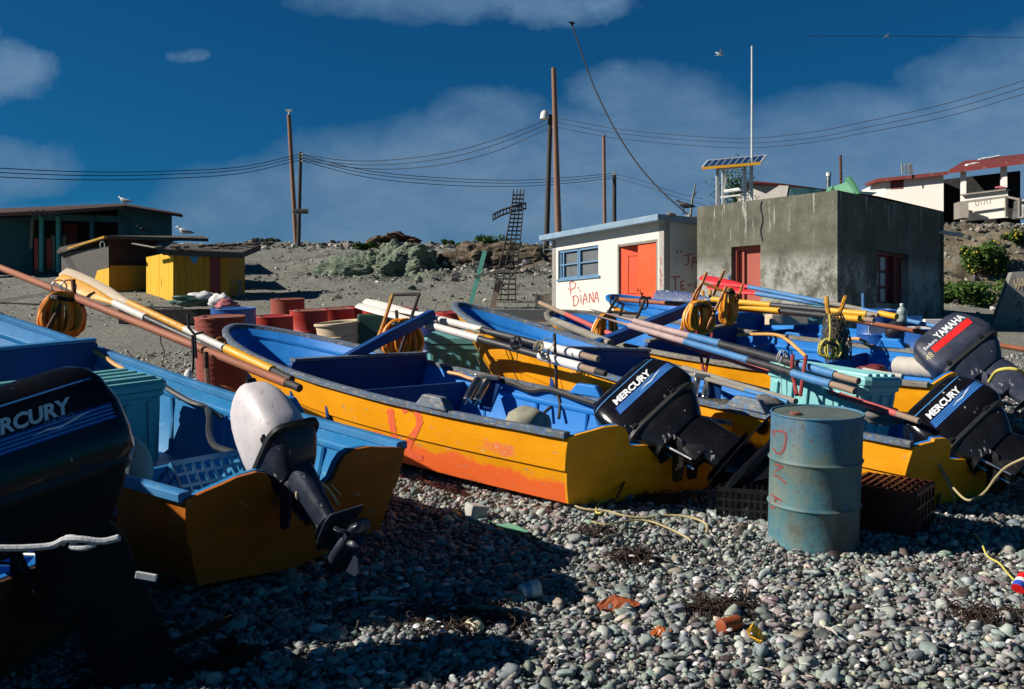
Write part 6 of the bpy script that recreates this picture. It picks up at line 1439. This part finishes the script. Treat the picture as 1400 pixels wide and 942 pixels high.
# sacks, stones, rolls
def lump(name,label,cat,px,py,D,r,mat,jit=.35,seed=0,rot=None):
    g=G(); g.ball(W(px,py,D),r,22,14,rot,jit); return solo(g,name,mat,label,cat,smooth='all')
lump('sack','pale greenish sack lying in the stern of boat 12','sack',722,579,8.25,(.20,.22,.14),'sack',.25)
lump('weight_stone','grey anchor stone on the rail left of the blue drum','stone',1046,553,7.9,(.135,.11,.075),'stone',.4)
lump('weight_stone','grey anchor stone tied with rope, resting right of the blue drum','stone',1206,569,7.75,(.135,.11,.075),'stone',.4)
t=thing('jug','grey green plastic jug slumped in the stern of the nearest boat','jug',W(184,640,5.9)); c=W(184,634,5.95)
g=G(); g.ball(c,(.105,.10,.17),18,12,Matrix.Rotation(R(-16),3,'Y'),.12); g.obj('shell','jug',t,smooth='all'); g=G(); g.tube([c+Vector((-.055,0,.14)),c+Vector((-.07,0,.20))],[.03,.026],10); g.obj('neck','jug',t,smooth=True)
t=thing('ribbed_roll','whitish ribbed cylinder lying in the boat below the grey motor','roll',W(1252,505,10.2))
a=W(1227,500,10.5);b=W(1283,505,10.0); d=(b-a); pr=[];k=24
g=G(); g.tube([a,a+d*.01]+[a+d*(i/k) for i in range(1,k)]+[a+d*.99,b],[.07,.095]+[.10+(.003 if i%6 else -.004) for i in range(1,k)]+[.095,.07],22); g.obj('drum_shell','ribbed',t,smooth=True)
g=G(); g.tube([a-d*.04,a],.03,8); g.tube([b,b+d*.05],.03,8); g.obj('axle','chrome_dull',t,smooth=True)
pathobj('white_tube','white tube lying beside the ribbed roll','tube',[(1181,506,10.3),(1205,511,10.1),(1234,515,9.9)],.03,'ribbed',10)
lump('red_cloth','dark red cloth bundle lying in the boat right of the aqua bin','cloth',1192,505,10.4,(.16,.1,.045),'dark_red_wood',.6)
# bottle and far tubs
c=W(1233,440,12.3); t=thing('water_bottle','clear plastic bottle with a white cap standing on the farthest rail','bottle',c)
g=G(); g.lathe([(.055,0),(.062,.01),(.062,.06),(.057,.075),(.062,.09),(.062,.13),(.05,.16),(.022,.185),(.02,.20)],c,18); g.obj('shell','clear_plastic',t,smooth=True); g=G(); g.lathe([(.024,.198),(.024,.225),(.02,.228)],c,12); g.obj('cap','clear_cap',t,smooth=True)
drum('blue_drum','blue drum with a white label behind the yellow oar grips',1196,14.0,.27,.98,'drum_blue',seed=41,group='drums grouped behind the boats')
t2=[o for o in bpy.data.objects if o.get('label','').startswith('blue drum with a white label')][0]
c=W(1199,451,13.6); g=G(); g.box(c,(.24,.01,.10),Matrix.Rotation(R(4),3,'Z')); g.obj('paper_label','white_bag',t2)
drum('blue_drum','open topped blue drum right behind the reddish brown pole',1264,13.0,.28,.82,'drum_blue','white_bag',seed=42,group='drums grouped behind the boats')
tub('teal round lidded tub between the farthest boat and grey wall',1105,15.2,.24,.92,'teal_plastic')
lump('black_cooler','round black cooler between the two far blue drums','cooler',1226,452,13.4,(.16,.14,.14),'rubber',.1)
t=thing('stacked_boxes','blue and white flat boxes on the rail under the dark window','boxes',W(1262,440,13)); g=G(); g.box(W(1247,436,13.2),(.20,.2,.07)); g.obj('blue_box','drum_blue',t,bevel=.01); g=G(); g.box(W(1276,440,13.1),(.28,.15,.07)); g.obj('white_box','oar_cleanwhite',t,bevel=.01); g=G(); g.box(W(1254,439,13.25),(.10,.15,.05)); g.obj('black_box','rubber',t,bevel=.01)
g=G(); g.box(W(1075,437,14.8),(.55,.4,.16)); solo(g,'pale_box','cream','pale wooden box behind the farthest boat at the foot of the grey wall','box',bevel=.02)
# net bag with rope
def netbag():
    c=W(1140,428,11.25); t=thing('net_bag','brown mesh net bag hanging from the yellow crutch','net bag',W(1143,486,11.2))
    g=G(); r=random.Random(5)
    for s in range(16):
        a0=2*math.pi*s/16
        for dirn in (-1,1):
            P=[]
            for i in range(15):
                q=i/14; rad=.03+.125*math.sin(math.pi*min(1,q*.62+.12))**.8; a=a0+dirn*q*2.6
                P.append(c+Vector((rad*math.cos(a)*1.05+.05*q,rad*math.sin(a)*.8,-.56*q)))
            g.tube(P,.0045,4)
    g.obj('mesh','net',t)
    g=G(); g.ball(c+Vector((.02,0,-.24)),(.12,.09,.20),16,12,jit=.35); g.ball(c+Vector((.06,0,-.45)),(.10,.08,.12),14,10,jit=.4); g.obj('catch','net',t,smooth='all')
netbag()
coil('coil of thin yellow rope hanging below the crutch and net bag',1119,463,1151,491,11.1,'rope_yellow',.009,15,8,yaw=.1,fat=.04)
pathobj('tie_rope','yellow cord tying the rope coil up to the crutch','cord',[(1134,430,11.2),(1135,450,11.1),(1134,466,11.08)],.011,'rope_yellow')
# ropes
pathobj('mooring_rope','yellowish rope hanging from the transom corner to the stones','rope',[(1272,604,7.3),(1279,618,7.2),(1281,632,7.1),(1290,650,7.1),(1301,672,7.1),(1306,695,7.2),(1309,712,7.25)],.009,'rope_tan')
pathobj('mooring_rope','yellowish rope drooping from the transom to the right edge past the black motor','rope',[(1281,628,7.1),(1292,648,7.05),(1306,670,6.9),(1324,684,6.7),(1345,674,6.5),(1362,652,6.35),(1378,637,6.2),(1410,622,6.0)],.008,'rope_tan')
pathobj('lashing_rope','yellow rope tied round the leg of the grey motor at the right edge','rope',[(1352,522,8.3),(1362,508,8.15),(1378,504,8.05),(1392,506,8.0),(1402,512,8.1)],.014,'rope_yellow')
pathobj('lashing_rope','pale rope looped round the leg of the white cowled motor','rope',[(462,690,5.6),(448,668,5.45),(430,658,5.3),(412,663,5.2),(406,678,5.15),(414,688,5.2)],.010,'rope_tan')
pathobj('stern_rope','thin pale rope trailing from the white cowled motor down the transom','rope',[(452,662,5.5),(468,680,5.7),(480,692,5.85),(500,692,6.0),(512,680,6.1),(520,655,6.15),(531,640,6.2)],.006,'rope_tan')
g=G(); g.tube(smoothpath([W(-20,749,3.75),W(30,749,3.75),W(70,746,3.75),W(88,738,3.72),W(110,737,3.7),W(140,740,3.7),W(163,735,3.7)],6),.013,8); g.tube(smoothpath([W(85,744,3.76),W(92,735,3.75),W(105,737,3.73),W(98,747,3.72),W(115,749,3.7),W(130,744,3.7)],6),.011,8)
solo(g,'knotted_rope','rope_white','thick white rope with a knot crossing the big black motor at left','rope',smooth=True)
def ground_rope(label,pts,r,mat,lift=.045):
    g=G(); P=[]
    for a,b in pts: D=gy(b); p=W(a,CY,D); p.z=gz(p.x,p.y)+lift+random.uniform(-.006,.012); P.append(p)
    g.tube(smoothpath(P,5),r,6); return solo(g,'rope',mat,label,'rope',smooth=True)
ground_rope('tan rope looping over the stones below the stern of boat 12',[(800,692),(785,700),(800,705),(830,708),(850,715),(880,717),(915,714),(945,718),(965,728),(966,738)],.008,'rope_tan')
ground_rope('short tan rope tail branching to the right on the stones',[(808,724),(830,728),(858,722),(888,722),(915,732),(940,744),(945,750)],.007,'rope_tan')
ground_rope('yellow knotted rope end at the foot of the transom of boat 12',[(800,693),(820,690),(835,692),(818,696),(815,708),(822,712)],.008,'rope_yellow')
ground_rope('frayed yellow cord on the stones at the lower right',[(1332,741),(1341,752),(1350,770),(1366,780),(1378,795),(1390,808)],.006,'rope_yellow')
ground_rope('thin yellow line across the gravel behind the nearest boat',[(182,493),(215,487),(262,483)],.008,'rope_yellow',.0)
# hanging floats by the hook
t=thing('hanging_float','flat whitish float hanging from the hook over the nearest boat','float',W(264,540,7.8)); g=G(); g.ball(W(258,523,7.85),(.045,.03,.11),14,10); g.obj('float','white_metal',t,smooth='all'); g=G(); g.ball(W(267,530,7.8),(.05,.03,.075),14,10); g.obj('float','white_bag',t,smooth='all'); g=G(); g.tube([W(263,495,7.95),W(262,512,7.85)],.008,5); g.obj('cord','rubber',t)
lump('rusty_float','dull red rounded float lying between the rust red drum and nearest boat','float',303,546,9.5,(.16,.14,.13),'rust_lid',.15)
t=thing('rag_pile','white and pink rags piled by the front of the yellow shed','rags',W(285,425,14.6))
for px,py,D,r,m,nm in ((262,411,22,(.45,.3,.12),'green_dark','netting'),(278,407,22,(.30,.2,.14),'white_bag','white_rag'),(302,412,21,(.22,.2,.16),'white_bag','white_rag'),(310,418,20.5,(.22,.2,.12),'pink_cloth','pink_rag')):
    g=G(); g.ball(W(px,py,D),r,18,12,None,.7); g.obj(nm,m,t,smooth='all')
g=G(); g.box(W(240,424,22.5)-Vector((0,0,.15)),(2.4,.5,.34)); solo(g,'dark_trough','black_iron','long low dark trough below the yellow shed','trough',bevel=.02)
# cords lashed round the oars and left hanging
def lash(label,px,py,D,dx,dy,r=.05,mat='rope_tan',tail=((0,0),(2,14),(-3,28),(1,40))):
    c=W(px,py,D); ax=(W(px+dx,py+dy,D-.02*dx/3)-c).normalized(); u_=ax.orthogonal().normalized(); v_=ax.cross(u_); g=G(); P=[]
    for k in range(30): a=2*math.pi*k/11; P.append(c+ax*(.0013*k-.02+.006*math.sin(k))+u_*(r*.85*math.cos(a))+v_*(r*.85*math.sin(a)))
    g.tube(P,.006,5); t=thing('tied_rope',label,'rope',c,group='cords lashed round the oars'); g.obj('windings',mat,t,smooth=True)
    g=G(); g.tube(smoothpath([W(px+a,py+b,D-.06) for a,b in tail],4),.0045,5); g.obj('loose_end',mat,t)
lash('tan cord wound round the white oar shafts at the start of their black part',655,458,9.9,20,5,.07)
lash('tan cord wound round the clean white upper grip sleeve with a loop',736,473,8.98,20,5,.055,'rope_tan',((0,0),(10,-10),(22,-6),(14,6)))
lash('dark cord hanging in a long tail from the black oar shafts beside the yellow bow',706,469,9.3,20,5,.07,'rubber',((0,0),(1,20),(-4,36),(3,52)))
lash('pale cord tied round the black oar shaft above the low grey shafts',1069,487,8.4,20,5,.055,'rope_white',((0,0),(-6,16),(-1,34),(-2,70)))
lash('pale knotted cord on the blue oar part near the red iron hook',981,470,9.6,20,5,.05,'rope_white',((0,0),(10,3),(18,6),(24,10)))
lash('thin dark cord hanging from the reddish brown pole before the gravel',219,452,8.7,20,9,.045,'rubber',((0,0),(1,16),(6,30),(2,48)))
lash('pale cord tied round the yellow grips behind the net bag',1190,431,11.6,20,4,.05,'rope_white',((0,0),(2,10),(-2,20),(1,28)))
# nets and odds heaped inside the boats
def heap(label,b,x,y,z,r,mat,seed,n=70):
    rr=random.Random(seed); c=b.lp(x,y,z); t=thing('net_heap',label,'net',c); g=G(); g.ball(c,r,20,12,None,.55); g.obj('bundle',mat,t,smooth='all'); g=G()
    for k in range(n):
        a=rr.uniform(0,6.28); ph=rr.uniform(.1,1.4); P=[]
        for i in range(7): P.append(c+Vector((r[0]*1.04*math.cos(a)*math.cos(ph),r[1]*1.04*math.sin(a)*math.cos(ph),r[2]*1.08*math.sin(ph)))); a+=rr.uniform(-.35,.35); ph+=rr.uniform(-.2,.2)
        g.tube(P,.005,4)
    g.obj('mesh','net',t); return t
heap('dark green net heaped in the bow of boat 12','' or BB,4.2,.05,.38,(.32,.28,.14),'green_dark',1)
heap('brown net heaped amidships in the boat behind the drum',BC,2.1,.0,.30,(.30,.25,.17),'net',2)
heap('dark net bundle in the boat under the yellow oar grips',BE,2.2,.1,.38,(.36,.28,.16),'rubber',3)
heap('brown net heaped between the thwarts under the tan hose',BD,2.25,.2,.28,(.30,.28,.15),'net',4)
pathobj('bow_rope','pale rope draped along the second row bow inside the rail','rope',[(757,435,13.6),(768,444,13.3),(785,449,13.0),(800,459,12.6),(815,470,12.2)],.012,'rope_tan')
pathobj('bow_rope','tan rope tied round the blue bow of the boat behind the drum','rope',[(650,445,10.9),(656,450,10.7),(668,456,10.5),(680,466,10.3),(684,462,10.3),(672,452,10.6),(660,446,10.8)],.010,'rope_tan')
# litter on the beach
def gp(px,py,dz=0): D=gy(py); p=W(px,CY,D); p.z=gz(p.x,p.y)+dz; return p
def sheet(name,mat,label,cat,px,py,w,l,rotz,bend=.03,thick=.006,tilt=10,n=7,poly=None):
    c=gp(px,py,.045); rot=SLOPE@Matrix.Rotation(R(rotz),3,'Z')@Matrix.Rotation(R(tilt),3,'X'); g=G(); rr=random.Random(px)
    V=[];f=[]
    for i in range(n):
        for j in range(n):
            x=(i/(n-1)-.5);y=(j/(n-1)-.5); k=1-.35*abs(x)*2*(rr.random()*.6+.4)
            V.append(c+rot@Vector((x*w,y*l*k,bend*math.sin(x*5+y*3)+rr.uniform(-.3,.3)*bend)))
    for i in range(n-1):
        for j in range(n-1): f.append((i*n+j,(i+1)*n+j,(i+1)*n+j+1,i*n+j+1))
    g.add(V,f); o=solo(g,name,mat,label,cat); m=o.modifiers.new('s','SOLIDIFY'); m.thickness=thick; return o
sheet('rusted_sheet','rust_sheet','orange brown scrap of rusted metal on the cobbles, largest scrap','scrap',845,838,.20,.13,10,.02)
g=G(); a=gp(724,822,.06); d=Vector((.9,.3,.1)).normalized(); g.tube([a-d*.055,a-d*.05,a+d*.05,a+d*.056],[.034,.040,.050,.046],16); o=solo(g,'paper_cup','paper','crumpled white paper cup lying in the sun on the cobbles','cup',smooth=True)
g=G(); g.tube([a-d*.030,a+d*.0],[.0435,.0465],16,cap=False); o2=g.obj('blue_band','frame_blue',None); o2.parent=o; o2.location=-o.location
g=G(); a=gp(997,868,.05); d=Vector((.8,.5,.05)).normalized(); g.tube([a-d*.06,a-d*.055,a+d*.055,a+d*.06],[.03,.038,.038,.03],16); solo(g,'rusty_can','rust_sheet','rusty can lying in brown weed at the lower right','can',smooth=True)
sheet('yellow_scrap','fan_yellow','curled yellow orange plastic scrap right of the rusty can','scrap',1034,879,.05,.10,60,.02,tilt=50)
sheet('orange_scrap','amber','small dull orange plastic scrap left of the rusty can','scrap',903,876,.09,.06,20,.015)
sheet('yellow_scrap','fan_yellow','small yellow scrap on the stones by the black crate','scrap',1016,706,.14,.05,10,.015)
sheet('green_strap','green_strap','long faded green strap half in the shadow of the nearest boat','strap',697,732,.40,.05,-48,.02,tilt=0,n=9)
g=G(); c=gp(650,712,.06); g.box(c,(.13,.12,.11),SLOPE@Matrix.Rotation(R(30),3,'Z')@Matrix.Rotation(R(12),3,'Y')); solo(g,'foam_block','foam','worn whitish foam block on the cobbles beside boat 12','block',bevel=.015)
g=G(); a=gp(1396,812,.06); d=Vector((.6,.5,.5)).normalized(); g.tube([a-d*.05,a+d*.05],.035,16); o=solo(g,'drink_can','red_letter','red, white and blue drinks can cut by the right edge','can',smooth=True)
for k,(f0,f1,m) in enumerate(((-.012,.012,'white_letter'),(-.048,-.012,'can_blue'))):
    g=G(); g.tube([a+d*f0,a+d*f1],.0358,16,cap=False); o2=g.obj('printed_band',m,None,smooth=True); o2.parent=o; o2.location=-o.location
def weed(px,py,s,label,n=60,seed=1,mat='seaweed'):
    rr=random.Random(seed); g=G(); c=gp(px,py,.03)
    for i in range(n):
        p=c+Vector((rr.gauss(0,s),rr.gauss(0,s*.6),0)); P=[]; a=rr.uniform(0,6.28)
        L_=rr.uniform(.012,.028)
        for k in range(8): P.append(p.copy()); p=p+Vector((math.cos(a)*L_,math.sin(a)*L_,0)); a+=rr.uniform(-1.3,1.3)
        z0=rr.uniform(0,.05)
        for k,q in enumerate(P): q.z=gz(q.x,q.y)+.018+z0*math.sin(k*.5)+rr.uniform(0,.02)
        g.tube(P,rr.uniform(.0015,.0045),4)
    o=solo(g,'seaweed',mat,label,'seaweed'); struct(o,'stuff'); return o
weed(868,768,.05,'dark brown clump of dried seaweed right of centre on the stones',150,1)
weed(985,838,.09,'brown seaweed tangle above the rusty can',190,2)
weed(640,855,.16,'flattened brown seaweed near the paper cup, partly in shadow',220,3)
weed(905,690,.13,'dry brown weed under the lower unit of the boat 12 motor',170,4)
weed(1345,850,.09,'dark seaweed on the stones at the lower right edge',120,5)
weed(810,735,.07,'small brown seaweed strands above the rusted sheet',70,6)
def driftwood(px,py,L,r,a,label,mat='raw_wood'):
    c=gp(px,py,.05); d=Vector((math.cos(R(a)),math.sin(R(a)),SL*math.sin(R(a)))); g=G(); g.tube([c-d*L/2,c-d*L*.2+Vector((0,0,.01)),c+d*L*.2,c+d*L/2],[r*.4,r,r*.9,r*.3],7); solo(g,'driftwood',mat,label,'driftwood',smooth=True)
driftwood(665,846,.34,.018,-8,'pale stick lying in the shadow edge left of the paper cup')
driftwood(835,745,.22,.014,50,'short dark stick on the cobbles above the rusted sheet','grey_wood')
driftwood(1133,875,.13,.009,110,'thin white stick on the cobbles at the bottom right','ribbed')
driftwood(520,832,.2,.014,5,'pale twig among shells in the sunlit strip at bottom left','ribbed')
def shells():
    rr=random.Random(9); g=G()
    spots=[(568,803),(610,806),(560,818),(905,775),(960,800),(985,825),(1010,815),(730,868),(782,905),(560,875),(520,855),(470,820),(1190,840),(1270,850),(650,800),(545,845),(1225,655)]
    for i in range(150):
        if i<len(spots)*3: px,py=spots[i%len(spots)]; px+=rr.uniform(-14,14); py+=rr.uniform(-7,7)
        else: px=rr.uniform(430,1390); py=rr.uniform(760,940)
        c=gp(px,max(py,700),.05); rot=Matrix.Rotation(rr.uniform(0,6.28),3,'Z')@Matrix.Rotation(rr.uniform(-.7,.7),3,'X'); s=rr.uniform(.008,.022)
        rings=[]
        for k in range(1,4):
            q=k/3; rings.append([c+rot@Vector((s*1.3*q*math.cos(a),s*q*math.sin(a),.5*s*(1-q*q))) for a in [2*math.pi*j/9 for j in range(9)]])
        g.rings(rings,(True,False))
    o=g.obj('shell_fragments','white_bag',None,smooth='all'); struct(o,'stuff'); o['label']='white shell fragments scattered over the cobbles'; o['category']='shells'
shells()

g=G(); c=W(200,788,4.05); g.box(c,(.085,.02,.028),Matrix.Rotation(R(10),3,'Y')); g.obj('anode','white_metal',mZ,bevel=.003)
